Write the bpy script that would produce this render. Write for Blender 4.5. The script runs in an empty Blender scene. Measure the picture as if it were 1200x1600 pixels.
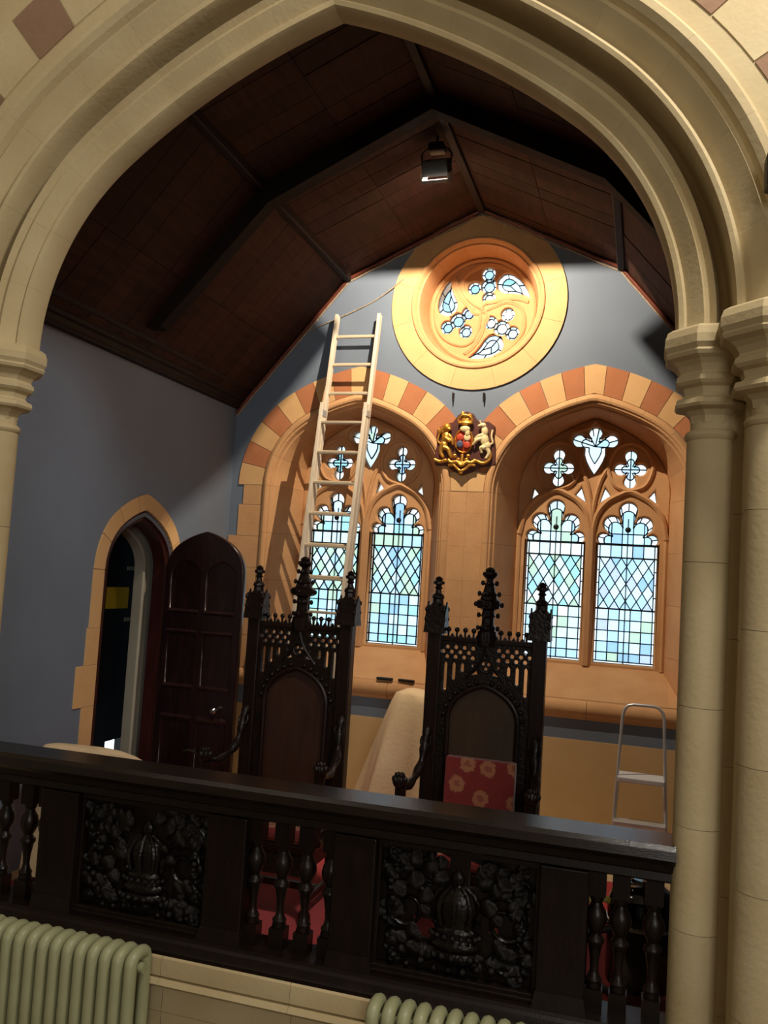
import bpy, bmesh, math, random
from math import pi, sin, cos, sqrt, acos, radians as rad
from mathutils import Vector, Matrix
random.seed(7)
for blk in (bpy.data.objects, bpy.data.meshes, bpy.data.curves, bpy.data.materials, bpy.data.lights, bpy.data.cameras):
    for b in list(blk): blk.remove(b)
S = bpy.context.scene
COL = S.collection

# ------------------------------------------------------------------ camera
cam = bpy.data.objects.new('camera', bpy.data.cameras.new('camera')); COL.objects.link(cam)
cr = Vector((0.956736, 0.284464, 0.061127)); cu = Vector((-0.038209, -0.085433, 0.995611)); cf = Vector((-0.288438, 0.954872, 0.070868))
cam.matrix_world = Matrix(((cr.x, cu.x, -cf.x, 1.5336), (cr.y, cu.y, -cf.y, -7.6), (cr.z, cu.z, -cf.z, 2.0751), (0, 0, 0, 1)))
cam.data.sensor_fit = 'HORIZONTAL'; cam.data.sensor_width = 36; cam.data.lens = 40.725
cam.data.clip_start = 0.05; cam.data.clip_end = 200
S.camera = cam
# ------------------------------------------------------------------ world, lights, exposure
W = bpy.data.worlds.new('sky'); S.world = W; W.use_nodes = True
W.node_tree.nodes['Background'].inputs[0].default_value = (0.80, 0.92, 1.0, 1)
W.node_tree.nodes['Background'].inputs[1].default_value = 2.1
def area(name, loc, target, size, power, color):
    l = bpy.data.lights.new(name, 'AREA'); l.shape = 'RECTANGLE'; l.size, l.size_y = size; l.energy = power; l.color = color
    o = bpy.data.objects.new(name, l); COL.objects.link(o); o.location = loc
    o.rotation_euler = (Vector(target) - Vector(loc)).to_track_quat('-Z', 'Y').to_euler(); return o
area('hall_ceiling_light', (2.6, -5.6, 6.4), (1.7, -4.0, 2.8), (.6, .6), 165, (1.0, 0.94, 0.84))
area('hall_ceiling_light', (-2.3, -5.6, 6.4), (-1.4, -4.0, 2.6), (.6, .6), 14, (1.0, 0.90, 0.74))
area('hall_window_daylight', (4.2, -13.6, 3.9), (0.3, -4.0, 2.6), (2.6, 3.2), 235, (0.99, 0.97, 0.92))
S.view_settings.view_transform = 'Standard'
S.view_settings.look = 'None'
S.view_settings.gamma = 1
S.view_settings.use_curve_mapping = False
S.view_settings.exposure = 0.0
FLOOD_W = 400          # the work floodlight's bulb

# ------------------------------------------------------------------ materials
def lin(c): return tuple(((v/255)/12.92 if v/255 <= .04045 else ((v/255+.055)/1.055)**2.4) for v in c)
MATS = {}
def M(name, c1, c2=None, scale=6, rough=.7, metal=0, bump=0, bscale=30, stretch=(1,1,1), rand=0, spec=.5, detail=4, sheen=0):
    m = bpy.data.materials.new(name); m.use_nodes = True; MATS[name] = m
    nt = m.node_tree; n = nt.nodes; L = nt.links; p = n['Principled BSDF']
    p.inputs['Roughness'].default_value = rough; p.inputs['Metallic'].default_value = metal
    p.inputs['Specular IOR Level'].default_value = spec
    if sheen: p.inputs['Sheen Weight'].default_value = sheen
    tc = n.new('ShaderNodeTexCoord'); mp = n.new('ShaderNodeMapping'); mp.inputs['Scale'].default_value = stretch
    L.new(tc.outputs['Object'], mp.inputs['Vector'])
    a = lin(c1); b = lin(c2 or c1)
    nz = n.new('ShaderNodeTexNoise'); nz.inputs['Scale'].default_value = scale; nz.inputs['Detail'].default_value = detail
    L.new(mp.outputs[0], nz.inputs['Vector'])
    cr_ = n.new('ShaderNodeValToRGB'); cr_.color_ramp.elements[0].position = .3; cr_.color_ramp.elements[1].position = .7
    cr_.color_ramp.elements[0].color = (*a, 1); cr_.color_ramp.elements[1].color = (*b, 1)
    L.new(nz.outputs['Fac'], cr_.inputs[0]); out = cr_.outputs[0]
    if rand:
        oi = n.new('ShaderNodeObjectInfo'); mr = n.new('ShaderNodeMapRange'); mr.inputs['To Min'].default_value = 1-rand; mr.inputs['To Max'].default_value = 1+rand
        L.new(oi.outputs['Random'], mr.inputs['Value'])
        h = n.new('ShaderNodeHueSaturation'); L.new(mr.outputs[0], h.inputs['Value']); L.new(out, h.inputs['Color']); out = h.outputs[0]
    L.new(out, p.inputs['Base Color'])
    if bump:
        nb = n.new('ShaderNodeTexNoise'); nb.inputs['Scale'].default_value = bscale; nb.inputs['Detail'].default_value = 5
        L.new(mp.outputs[0], nb.inputs['Vector'])
        bp = n.new('ShaderNodeBump'); bp.inputs['Strength'].default_value = bump; bp.inputs['Distance'].default_value = .02
        L.new(nb.outputs['Fac'], bp.inputs['Height']); L.new(bp.outputs[0], p.inputs['Normal'])
    return m
M('paint_blue', (107,119,136), (113,125,142), 2, .55, bump=.03, bscale=60)
M('plaster_tan', (204,168,118), (212,178,128), 3, .7, bump=.03)
M('sandstone', (202,152,104), (212,164,116), 5, .85, bump=.12, bscale=50, rand=.05)
M('sandstone_pale', (216,170,116), (224,180,126), 5, .85, bump=.12, bscale=50, rand=.05)
M('sandstone_red', (178,112,72), (188,122,82), 5, .85, bump=.12, bscale=50, rand=.06)
M('limestone', (180,160,119), (192,174,135), 3, .8, bump=.10, bscale=40, rand=.05)
M('limestone_plain', (180,160,119), (190,172,133), 3, .8, bump=.10, bscale=40)
M('limestone_brown', (128,98,74), (140,108,84), 4, .85, bump=.15, rand=.08)
M('ceiling_board', (66,38,24), (48,27,17), 4, .8, bump=.1, bscale=20, stretch=(6,.8,6), rand=.22, spec=.2)
M('ceiling_rib', (30,18,12), (22,13,9), 5, .8, spec=.2, stretch=(4,4,1), bump=.08)
M('cornice_wood', (42,25,16), (31,18,12), 4, .65, stretch=(6,.6,6), spec=.25)
M('red_bead', (120,56,36), (100,44,28), 8, .5)
M('plaster_edge', (176,158,136), (150,130,108), 30, .9, bump=.4)
M('oak_dark', (27,17,12), (17,11,9), 6, .33, stretch=(5,5,1), bump=.06, spec=.28)
M('oak_rail', (27,17,12), (17,11,9), 6, .22, stretch=(1,6,6), bump=.12, bscale=45, spec=.45)
M('oak_carved', (19,14,11), (11,8,7), 14, .2, bump=.35, bscale=38, spec=.28)
M('chair_wood', (33,18,12), (21,11,8), 7, .34, stretch=(6,6,1), bump=.08, spec=.28)
M('chair_carved', (30,19,15), (19,12,10), 14, .34, bump=.25, bscale=50, spec=.28)
M('chair_panel', (62,40,15), (46,28,11), 3, .5, stretch=(5,5,.8), bump=.05)
M('chair_panel_red', (58,30,13), (42,18,10), 3, .5, stretch=(5,5,.8), bump=.05)
M('door_wood', (46,27,28), (30,18,19), 4, .26, stretch=(7,7,1), bump=.05)
M('door_frame_wood', (70,34,28), (50,24,20), 4, .3, stretch=(7,7,1))
M('carpet_red', (176,34,40), (158,26,32), 40, .95, bump=.5, bscale=220, sheen=.2)
M('floorboard', (206,182,142), (188,162,122), 3, .6, stretch=(.8,8,8), rand=.08)
M('hall_floor_wood', (104,88,72), (92,78,62), 3, .5, stretch=(8,.8,8))
M('hall_plaster', (200,192,176), (206,198,184), 2, .9)
M('ladder_wood', (222,210,190), (206,192,170), 4, .5, stretch=(6,6,1), rand=.05)
M('ladder_rung', (204,188,162), (188,172,146), 4, .55, stretch=(1,6,6))
M('aluminium', (220,222,226), (206,208,212), 20, .42, .6)
M('plastic_white', (214,214,216), (206,206,208), 10, .45)
M('steel', (180,180,184), None, 10, .25, 1)
M('black_metal', (18,18,20), (24,24,26), 10, .45)
M('black_gloss', (10,10,14), (14,14,18), 10, .08)
M('black_rubber', (20,20,20), (26,26,26), 10, .6)
M('iron', (60,52,44), (44,38,32), 20, .6, .6)
M('yellow_plastic', (206,196,96), (216,206,116), 8, .4)
M('sign_yellow', (206,172,28), (212,178,34), 8, .5)
M('gold', (216,152,58), (232,176,84), 18, .33, .75, bump=.2, bscale=60)
M('cream_white', (236,216,168), (226,204,150), 14, .45, bump=.1)
M('shield_red', (186,58,40), (206,84,52), 24, .4)
M('shield_blue', (70,78,108), (84,92,120), 24, .4)
M('arms_backing', (92,44,34), (70,32,26), 12, .5)
M('cloth_cream', (234,204,162), (240,212,172), 3, .9, bump=.15, bscale=40)
M('radiator_paint', (162,162,124), (150,150,114), 5, .42, bump=.04)
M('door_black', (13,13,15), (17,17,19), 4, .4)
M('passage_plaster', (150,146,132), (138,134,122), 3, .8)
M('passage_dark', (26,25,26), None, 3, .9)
M('lead', (24,26,30), (32,34,38), 20, .5, .4)
M('floss', (170,174,182), None, 10, .7)
# patterned red upholstery: flower rosettes printed on cloth
def fabric(name):
    m = M(name, (116,26,22), (100,20,18), 60, .9, bump=.2, bscale=200, sheen=.2); nt = m.node_tree; n = nt.nodes; L = nt.links; p = n['Principled BSDF']
    base = p.inputs['Base Color'].links[0].from_socket
    tc = n.new('ShaderNodeTexCoord'); vo = n.new('ShaderNodeTexVoronoi'); vo.inputs['Scale'].default_value = 6.2; vo.inputs['Randomness'].default_value = .6
    vo.voronoi_dimensions = '2D'; sx = n.new('ShaderNodeSeparateXYZ'); cx = n.new('ShaderNodeCombineXYZ'); L.new(tc.outputs['Object'], sx.inputs[0])
    L.new(sx.outputs['X'], cx.inputs['X']); yz = n.new('ShaderNodeMath'); yz.operation = 'ADD'; L.new(sx.outputs['Y'], yz.inputs[0]); L.new(sx.outputs['Z'], yz.inputs[1]); L.new(yz.outputs[0], cx.inputs['Y'])
    L.new(cx.outputs[0], vo.inputs['Vector'])
    nz = n.new('ShaderNodeTexNoise'); nz.inputs['Scale'].default_value = 45; L.new(tc.outputs['Object'], nz.inputs['Vector'])
    ad = n.new('ShaderNodeMath'); ad.operation = 'MULTIPLY_ADD'; ad.inputs[1].default_value = .28; L.new(nz.outputs['Fac'], ad.inputs[0]); L.new(vo.outputs['Distance'], ad.inputs[2])
    r = n.new('ShaderNodeValToRGB'); e = r.color_ramp.elements
    e[0].position = 0; e[0].color = (0.5,.5,.5,1); e[1].position = .52; e[1].color = (0,0,0,1)
    for q, v in ((.24, .35), (.28, .9), (.42, .8), (.46, 0)): k = e.new(q); k.color = (v, v, v, 1)
    L.new(ad.outputs[0], r.inputs[0])
    mx = n.new('ShaderNodeMix'); mx.data_type = 'RGBA'; L.new(r.outputs[0], mx.inputs[0]); L.new(base, mx.inputs[6]); mx.inputs[7].default_value = (*lin((150,96,66)), 1)
    L.new(mx.outputs[2], p.inputs['Base Color'])
fabric('fabric_red'); 
# stained glass: obscured tinted panes, daylight comes through from the sky outside
def glass(name, c):
    c = tuple(v+(245-v)*.22 for v in c)
    m = bpy.data.materials.new(name); m.use_nodes = True; MATS[name] = m; nt = m.node_tree; n = nt.nodes; L = nt.links
    n.remove(n['Principled BSDF']); o = n['Material Output']
    tr = n.new('ShaderNodeBsdfTransparent'); tl = n.new('ShaderNodeBsdfTranslucent'); gl = n.new('ShaderNodeBsdfGlossy')
    col = (*[v**.5 for v in lin(c)], 1); tl.inputs[0].default_value = col; gl.inputs['Roughness'].default_value = .15
    tc = n.new('ShaderNodeTexCoord'); nz = n.new('ShaderNodeTexNoise'); nz.inputs['Scale'].default_value = 9; L.new(tc.outputs['Object'], nz.inputs['Vector'])
    r = n.new('ShaderNodeValToRGB'); r.color_ramp.elements[0].color = tuple(v*.93 for v in col[:3]) + (1,); r.color_ramp.elements[1].color = col
    L.new(nz.outputs['Fac'], r.inputs[0]); L.new(r.outputs[0], tr.inputs[0])
    a = n.new('ShaderNodeMixShader'); a.inputs[0].default_value = .12; L.new(tr.outputs[0], a.inputs[1]); L.new(tl.outputs[0], a.inputs[2])
    b = n.new('ShaderNodeMixShader'); b.inputs[0].default_value = .04; L.new(a.outputs[0], b.inputs[1]); L.new(gl.outputs[0], b.inputs[2])
    L.new(b.outputs[0], o.inputs[0])
for k, c in dict(g_white=(232,240,242), g_ice=(196,224,234), g_sky=(160,200,226), g_blue=(128,172,212), g_lav=(170,184,222), g_aqua=(140,204,212), g_green=(168,196,168), g_olive=(160,182,140), g_teal=(120,180,182), g_pink=(214,196,204)).items(): glass(k, c)

# ------------------------------------------------------------------ mesh helpers
class MB:
    def __init__(s): s.v = []; s.f = []
    def add(s, vs, fs):
        k = len(s.v); s.v += [tuple(p) for p in vs]; s.f += [tuple(i+k for i in f) for f in fs]; return s
    def box(s, x0, x1, y0, y1, z0, z1):
        return s.add([(x0,y0,z0),(x1,y0,z0),(x1,y1,z0),(x0,y1,z0),(x0,y0,z1),(x1,y0,z1),(x1,y1,z1),(x0,y1,z1)],
                     [(0,3,2,1),(4,5,6,7),(0,1,5,4),(1,2,6,5),(2,3,7,6),(3,0,4,7)])
    def frustum(s, c, z0, z1, h0, h1):   # square frustum, half sizes (hx,hy)
        x, y = c; P = [(x+a*h[0], y+b*h[1], z) for z, h in ((z0,h0),(z1,h1)) for a, b in ((-1,-1),(1,-1),(1,1),(-1,1))]
        return s.add(P, [(0,3,2,1),(4,5,6,7),(0,1,5,4),(1,2,6,5),(2,3,7,6),(3,0,4,7)])
    def prism(s, poly, a0, a1, ax='y'):  # poly in the two other axes, in xyz order
        n = len(poly)
        def P(p, a): return (p[0], a, p[1]) if ax == 'y' else ((a, p[0], p[1]) if ax == 'x' else (p[0], p[1], a))
        return s.add([P(p, a0) for p in poly] + [P(p, a1) for p in poly], [tuple(range(n)), tuple(range(2*n-1, n-1, -1))] + [(i, (i+1) % n, n+(i+1) % n, n+i) for i in range(n)])
    def rings(s, R, closed_ring=True, caps=True, closed_path=False):
        n = len(R[0]); vs = [p for r in R for p in r]; fs = []
        m = len(R)
        for i in range(m if closed_path else m-1):
            for j in range(n if closed_ring else n-1):
                a, b = i*n+j, i*n+(j+1) % n; c, d = ((i+1) % m)*n+(j+1) % n, ((i+1) % m)*n+j
                fs.append((a, b, c, d))
        if caps and closed_ring and not closed_path: fs += [tuple(range(n)), tuple(range(m*n-1, (m-1)*n-1, -1))]
        return s.add(vs, fs)
    def tube(s, path, r, seg=8, flat=1.0, closed=False):
        path = [Vector(p) for p in path]; n = len(path); rr = r if isinstance(r, (list, tuple)) else [r]*n
        T = []
        for i in range(n):
            if closed: t = path[(i+1) % n]-path[i-1]
            else: t = path[min(i+1, n-1)]-path[max(i-1, 0)]
            T.append(t.normalized())
        up = Vector((0,1,0)) if abs(T[0].y) < .9 else Vector((0,0,1))
        u = (up-T[0]*up.dot(T[0])).normalized(); R = []
        for i in range(n):
            u = (u-T[i]*u.dot(T[i])).normalized(); w = T[i].cross(u)
            R.append([path[i]+(u*cos(2*pi*k/seg)*flat+w*sin(2*pi*k/seg))*rr[i] for k in range(seg)])
        return s.rings(R, closed_path=closed)
    def lathe(s, prof, c=(0,0,0), seg=16, a0=0, sy=1):
        R = [[(c[0]+r*cos(a0+2*pi*k/seg), c[1]+sy*r*sin(a0+2*pi*k/seg), c[2]+z) for k in range(seg)] for r, z in prof]
        return s.rings(R)
    def ell(s, c, r, seg=10, rg=6, rot=None):
        if not isinstance(r, (list, tuple)): r = (r, r, r)
        c = Vector(c); R = []
        for i in range(rg+1):
            t = pi*i/rg; e = max(sin(t), .02)
            ring = []
            for k in range(seg):
                p = Vector((r[0]*e*cos(2*pi*k/seg), r[1]*e*sin(2*pi*k/seg), r[2]*cos(t)))
                if rot: p = rot @ p
                ring.append(c+p)
            R.append(ring)
        return s.rings(R)
    def xf(s, m): s.v = [tuple(m @ Vector(p)) for p in s.v]; return s
    def mesh(s, name, smooth=None):
        me = bpy.data.meshes.new(name); me.from_pydata(s.v, [], s.f)
        bm = bmesh.new(); bm.from_mesh(me); bmesh.ops.recalc_face_normals(bm, faces=bm.faces); bm.to_mesh(me); bm.free()
        if smooth:
            me.polygons.foreach_set('use_smooth', [True]*len(me.polygons)); me.set_sharp_from_angle(angle=rad(smooth))
        return me
    def build(s, name, mat, parent=None, smooth=None, bevel=0, loc=None):
        return link(name, s.mesh(name, smooth), mat, parent, bevel, loc)
def link(name, me, mat, parent=None, bevel=0, loc=None):
    if mat and not me.materials: me.materials.append(MATS[mat])
    o = bpy.data.objects.new(name, me); COL.objects.link(o)
    if parent: o.parent = parent
    if loc: o.location = loc
    if bevel:
        b = o.modifiers.new('bevel', 'BEVEL'); b.width = bevel; b.segments = 2; b.limit_method = 'ANGLE'
    return o
def tag(o, label, cat, group=None, kind=None):
    o['label'] = label; o['category'] = cat
    if group: o['group'] = group
    if kind: o['kind'] = kind
    return o
def thing(name, label, cat, loc=(0,0,0), rz=0, group=None, kind=None):
    o = bpy.data.objects.new(name, None); COL.objects.link(o); o.location = loc; o.rotation_euler = (0,0,rz); o.empty_display_size = .1
    return tag(o, label, cat, group, kind)
def plate(polys, y0, y1, bevel=0, flip=None):
    """a slab in the XZ plane with holes: first outline, then holes; returns a mesh"""
    cu_ = bpy.data.curves.new('plate', 'CURVE'); cu_.dimensions = '2D'; cu_.fill_mode = 'BOTH'
    cu_.extrude = (y1-y0)/2-bevel; cu_.bevel_depth = bevel; cu_.bevel_resolution = 0; cu_.offset = -bevel
    for P in polys:
        sp = cu_.splines.new('POLY'); sp.points.add(len(P)-1); sp.use_cyclic_u = True
        for q, p in zip(sp.points, P): q.co = (p[0], p[1], 0, 1)
    o = bpy.data.objects.new('plate', cu_); COL.objects.link(o)
    me = bpy.data.meshes.new_from_object(o)
    bpy.data.objects.remove(o); bpy.data.curves.remove(cu_)
    yc = (y0+y1)/2
    me.transform(Matrix(((1,0,0,0),(0,0,-1,yc),(0,1,0,0),(0,0,0,1))))
    bm = bmesh.new(); bm.from_mesh(me); bmesh.ops.remove_doubles(bm, verts=bm.verts, dist=1e-5); bmesh.ops.recalc_face_normals(bm, faces=bm.faces); bm.to_mesh(me); bm.free()
    me.materials.clear(); return me
class Arch:
    """pointed arch struck from two centres a side; o is an outward offset, t runs -1..1 over the apex at 0"""
    splay = 0
    def __init__(s, a, zs, r1, phi, r2):
        s.a, s.zs, s.r1, s.phi, s.r2 = a, zs, r1, phi, r2
        s.c1 = (a-r1, zs); s.c2 = (s.c1[0]+cos(phi)*(r1-r2), zs+sin(phi)*(r1-r2))
        ta = acos(-s.c2[0]/r2); l1 = r1*phi; l2 = r2*(ta-phi); s.k = l1/(l1+l2); s.len = l1+l2
    def P(s, o, t):
        sg = 1 if t >= 0 else -1; u = 1-abs(t)      # u: 0 at springing, 1 at apex
        if u < s.k: th = s.phi*u/s.k; c, r = s.c1, s.r1+o
        else:
            c, r = s.c2, s.r2+o; ta = acos(max(-1, min(1, -c[0]/r))); th = s.phi+(ta-s.phi)*(u-s.k)/(1-s.k)
        return (sg*(c[0]+r*cos(th)), c[1]+r*sin(th))
    def line(s, o, n=24, z0=None):
        L = [s.P(o, -1+2*i/(2*n)) for i in range(2*n+1)]
        if z0 is not None: L = [(L[0][0], z0)] + L + [(L[-1][0], z0)]
        return L
    def stone(s, prof, t0, t1, m=4):    # closed profile of (o, y) swept from t0 to t1
        # inner (negative) offsets may narrow towards the apex: s.splay
        mb = MB(); R = []
        for i in range(m+1):
            t = t0+(t1-t0)*i/m; k = 1-s.splay*(1-abs(t)); R.append([(q[0], y, q[1]) for o, y in prof for q in (s.P(o*k if o < -.03 else o, t),)])
        mb.rings(R); return mb
    def jamb(s, prof, side, z0, z1):
        mb = MB(); mb.rings([[(side*(s.a+o), y, z) for o, y in prof] for z in (z0, z1)]); return mb
def star(c, circles, boxes=(), a0=0, a1=2*pi, n=96):
    """outline of a union of circles and boxes seen from c"""
    out = []
    full = abs(a1-a0-2*pi) < 1e-6
    for i in range(n if full else n+1):
        a = a0+(a1-a0)*i/n; d = (cos(a), sin(a)); best = .005
        for x, z, r in circles:
            fx, fz = x-c[0], z-c[1]; b = fx*d[0]+fz*d[1]; q = r*r-(fx*fx+fz*fz-b*b)
            if q > 0 and b+sqrt(q) > best: best = b+sqrt(q)
        for x0, x1, z0, z1 in boxes:
            ts = []
            if d[0] > 1e-9: ts.append((x1-c[0])/d[0])
            elif d[0] < -1e-9: ts.append((x0-c[0])/d[0])
            if d[1] > 1e-9: ts.append((z1-c[1])/d[1])
            elif d[1] < -1e-9: ts.append((z0-c[1])/d[1])
            best = max(best, min(ts))
        out.append((c[0]+best*d[0], c[1]+best*d[1]))
    return out
def lobed(c, rc, lobes):
    """outline of a centre circle with round lobes overlapping it"""
    L = []
    for x, z, r in lobes:
        dx, dz = x-c[0], z-c[1]; d = sqrt(dx*dx+dz*dz); an = math.atan2(dz, dx)
        h = acos(max(-1, min(1, (rc*rc+d*d-r*r)/(2*rc*d)))); g = acos(max(-1, min(1, (r*r+d*d-rc*rc)/(2*r*d)))); L.append((an % (2*pi), h, g, x, z, r))
    L.sort(); out = []
    for i, (an, h, g, x, z, r) in enumerate(L):
        a0, a1 = an+pi+g, an+pi-g+2*pi           # round the lobe, counter-clockwise
        out += [(x+r*cos(a0+(a1-a0)*k/20), z+r*sin(a0+(a1-a0)*k/20)) for k in range(21)]
        nx = L[(i+1) % len(L)]; b0, b1 = an+h, nx[0]-nx[1]
        if b1 < b0: b1 += 2*pi
        if b1-b0 < 2*pi-.01: out += [(c[0]+rc*cos(b0+(b1-b0)*k/5), c[1]+rc*sin(b0+(b1-b0)*k/5)) for k in range(1, 5)]
    return out
def clip(poly, x0, x1, z0, z1):
    for ax, v, sg in ((0,x0,1),(0,x1,-1),(1,z0,1),(1,z1,-1)):
        res = []
        for i in range(len(poly)):
            a, b = poly[i-1], poly[i]; ia, ib = sg*(a[ax]-v) >= -1e-9, sg*(b[ax]-v) >= -1e-9
            if ia != ib:
                t = (v-a[ax])/(b[ax]-a[ax]); res.append((a[0]+t*(b[0]-a[0]), a[1]+t*(b[1]-a[1])))
            if ib: res.append(b)
        poly = res
        if len(poly) < 3: return []
    return poly
def parea(p): return abs(sum(p[i-1][0]*p[i][1]-p[i][0]*p[i-1][1] for i in range(len(p))))/2
def spline(pts, n=6):
    """Catmull-Rom through points"""
    P = [Vector(p) for p in pts]; P = [2*P[0]-P[1]] + P + [2*P[-1]-P[-2]]; out = []
    for i in range(1, len(P)-2):
        for k in range(n):
            t = k/n; a, b, c, d = P[i-1], P[i], P[i+1], P[i+2]
            out.append(.5*((2*b)+(c-a)*t+(2*a-5*b+4*c-d)*t*t+(3*b-a-3*c+d)*t**3))
    out.append(P[-2]); return out
def copy_tree(root, loc, rz=0, label=None):
    def cp(o, par):
        c = o.copy(); COL.objects.link(c); c.parent = par
        for ch in [x for x in bpy.data.objects if x.parent == o]: cp(ch, c)
        return c
    r = cp(root, None); r.location = loc; r.rotation_euler = (0,0,rz)
    if label: r['label'] = label
    return r

XE, ZE, XK, ZK, ZA = 2.32, 3.59, 1.25, 4.86, 5.45      # eaves, knee and ridge of the roof
YF, YB = -4.06, -3.55                                   # hall face and chancel face of the arch wall
WIN = Arch(.825, 2.85, .70, rad(60), 1.70)
WIN.splay = .78
FA = Arch(1.625, 3.15, 1.30, rad(50), 3.50)
XW, ROSE = 1.0685, (0.0, 4.5745)

# ================================================================== SETTING
# ---- back wall
gable = [(-XE-.15,-.1),(-XE-.15,ZE+.05),(-XK,ZK+.08),(0,ZA+.08),(XK,ZK+.08),(XE+.15,ZE+.05),(XE+.15,-.1)]
holes = []
for sx in (-1, 1):
    holes.append([(x+sx*XW, z) for x, z in WIN.line(.088, 20, 1.06)])
holes.append([(ROSE[0]+.60*cos(2*pi*i/64), ROSE[1]+.60*sin(2*pi*i/64)) for i in range(64)])
wb = link('wall_back', plate([gable]+holes, 0, .62), 'paint_blue')
tag(wb, 'blue-grey painted gable wall with two pointed windows and a round one', 'wall', kind='structure')
# dado: tan plaster below the blue band
MB().box(-XE, XE, -.006, .02, 0, .785).build('dado', 'plaster_tan', wb)
# stone string course / sill ledge in lengths
LP = [(.0,.955),(-.012,.96),(-.018,.985),(-.04,1.0),(-.052,1.03),(-.052,1.055),(-.04,1.085),(-.02,1.105),(.0,1.115),(.05,1.115),(.05,.955)]
xs = [-2.32,-1.5,-.62,.28,1.12,1.95,2.32]
for a, b in zip(xs, xs[1:]): MB().prism([(y, z) for y, z in LP], a+.002, b-.002, 'x').build('ledge_stone', 'sandstone', wb, smooth=25)
# ashlar: centre pier, side jambs, in courses
def ashlar(x0, x1, zs_, mat='sandstone', proud=.010):
    for i, (a, b) in enumerate(zip(zs_, zs_[1:])):
        MB().box(x0+.0005, x1-.0005, -proud, .03, a+.0005, b-.0005).build('ashlar_stone', mat, wb)
cz = [1.115,1.42,1.74,2.06,2.36,2.66,2.85]
A0 = .825+.09
ashlar(-(XW-A0), 0.0, cz); ashlar(0.0, XW-A0, cz)
for sgn in (-1, 1):
    wid = [.25,.34,.22,.33,.24,.33]
    for i, (a, b) in enumerate(zip(cz, cz[1:])):
        x0 = sgn*(XW+A0); x1 = sgn*min(XE-.01, XW+A0+wid[i]) if not (sgn < 0 and i == 5) else sgn*(XW+A0+.20)
        MB().box(min(x0,x1)+.0015, max(x0,x1)-.0015, -.01, .03, a+.0015, b-.0015).build('ashlar_stone', 'sandstone', wb)

# ---- pointed windows
WP = [(.092,-.014),(.075,-.030),(.052,-.036),(.034,-.030),(.024,-.012),(.012,-.010),(.004,.004),(-.004,.03),(-.018,.04),(-.16,.40),(-.16,.60),(.092,.60)]
def light_head(cx):
    zc = 2.47
    circ = [(cx,2.763,.080),(cx-.137,2.640,.076),(cx+.137,2.640,.076),(cx-.208,2.508,.052),(cx+.208,2.508,.052)]
    return zc, circ, [(cx-.165, cx+.165, zc, 2.655)]
def lead_edges(mb, poly, w=.0045, y=.485):
    for i in range(len(poly)):
        a, b = Vector((poly[i-1][0], 0, poly[i-1][1])), Vector((poly[i][0], 0, poly[i][1]))
        d = b-a
        if d.length < .004: continue
        d.normalize(); nn = Vector((-d.z, 0, d.x))*w; yy = Vector((0,.009,0)); e = d*w*.6; o = Vector((0,y,0))
        mb.add([a-e-nn-yy+o, b+e-nn-yy+o, b+e+nn-yy+o, a-e+nn-yy+o, a-e-nn+yy+o, b+e-nn+yy+o, b+e+nn+yy+o, a-e+nn+yy+o],
               [(0,1,2,3),(7,6,5,4),(0,4,5,1),(1,5,6,2),(2,6,7,3),(3,7,4,0)])
def pane(poly, mat, parent, lead, y=.485, lw=.0045):
    if parea(poly) < 2e-5: return
    MB().prism(poly, y-.002, y+.002).build('pane', mat, parent); lead_edges(lead, poly, lw, y)
def foil_panes(outline, c, k, pal, parent, lead, nb, y=.485, lw=.0045, whole=False):
    """leaded foil: white border strip round the outline, inner panes from the centre"""
    n = len(outline); inn = [(c[0]+(x-c[0])*k, c[1]+(z-c[1])*k) for x, z in outline]
    st = [int(n*i/nb) for i in range(nb+1)]
    for a, b in zip(st, st[1:]):
        idx = [i % n for i in range(a, b+1)]
        pane([outline[i] for i in idx]+[inn[i] for i in reversed(idx)], random.choice(['g_white','g_white','g_ice']), parent, lead, y, lw)
    if whole: pane(inn, random.choice(pal), parent, lead, y, lw); return
    st = [int(n*i/max(3, nb//2)) for i in range(max(3, nb//2)+1)]
    for a, b in zip(st, st[1:]):
        pane([c]+[inn[i % n] for i in range(a, b+1)], random.choice(pal), parent, lead, y, lw)
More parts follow.
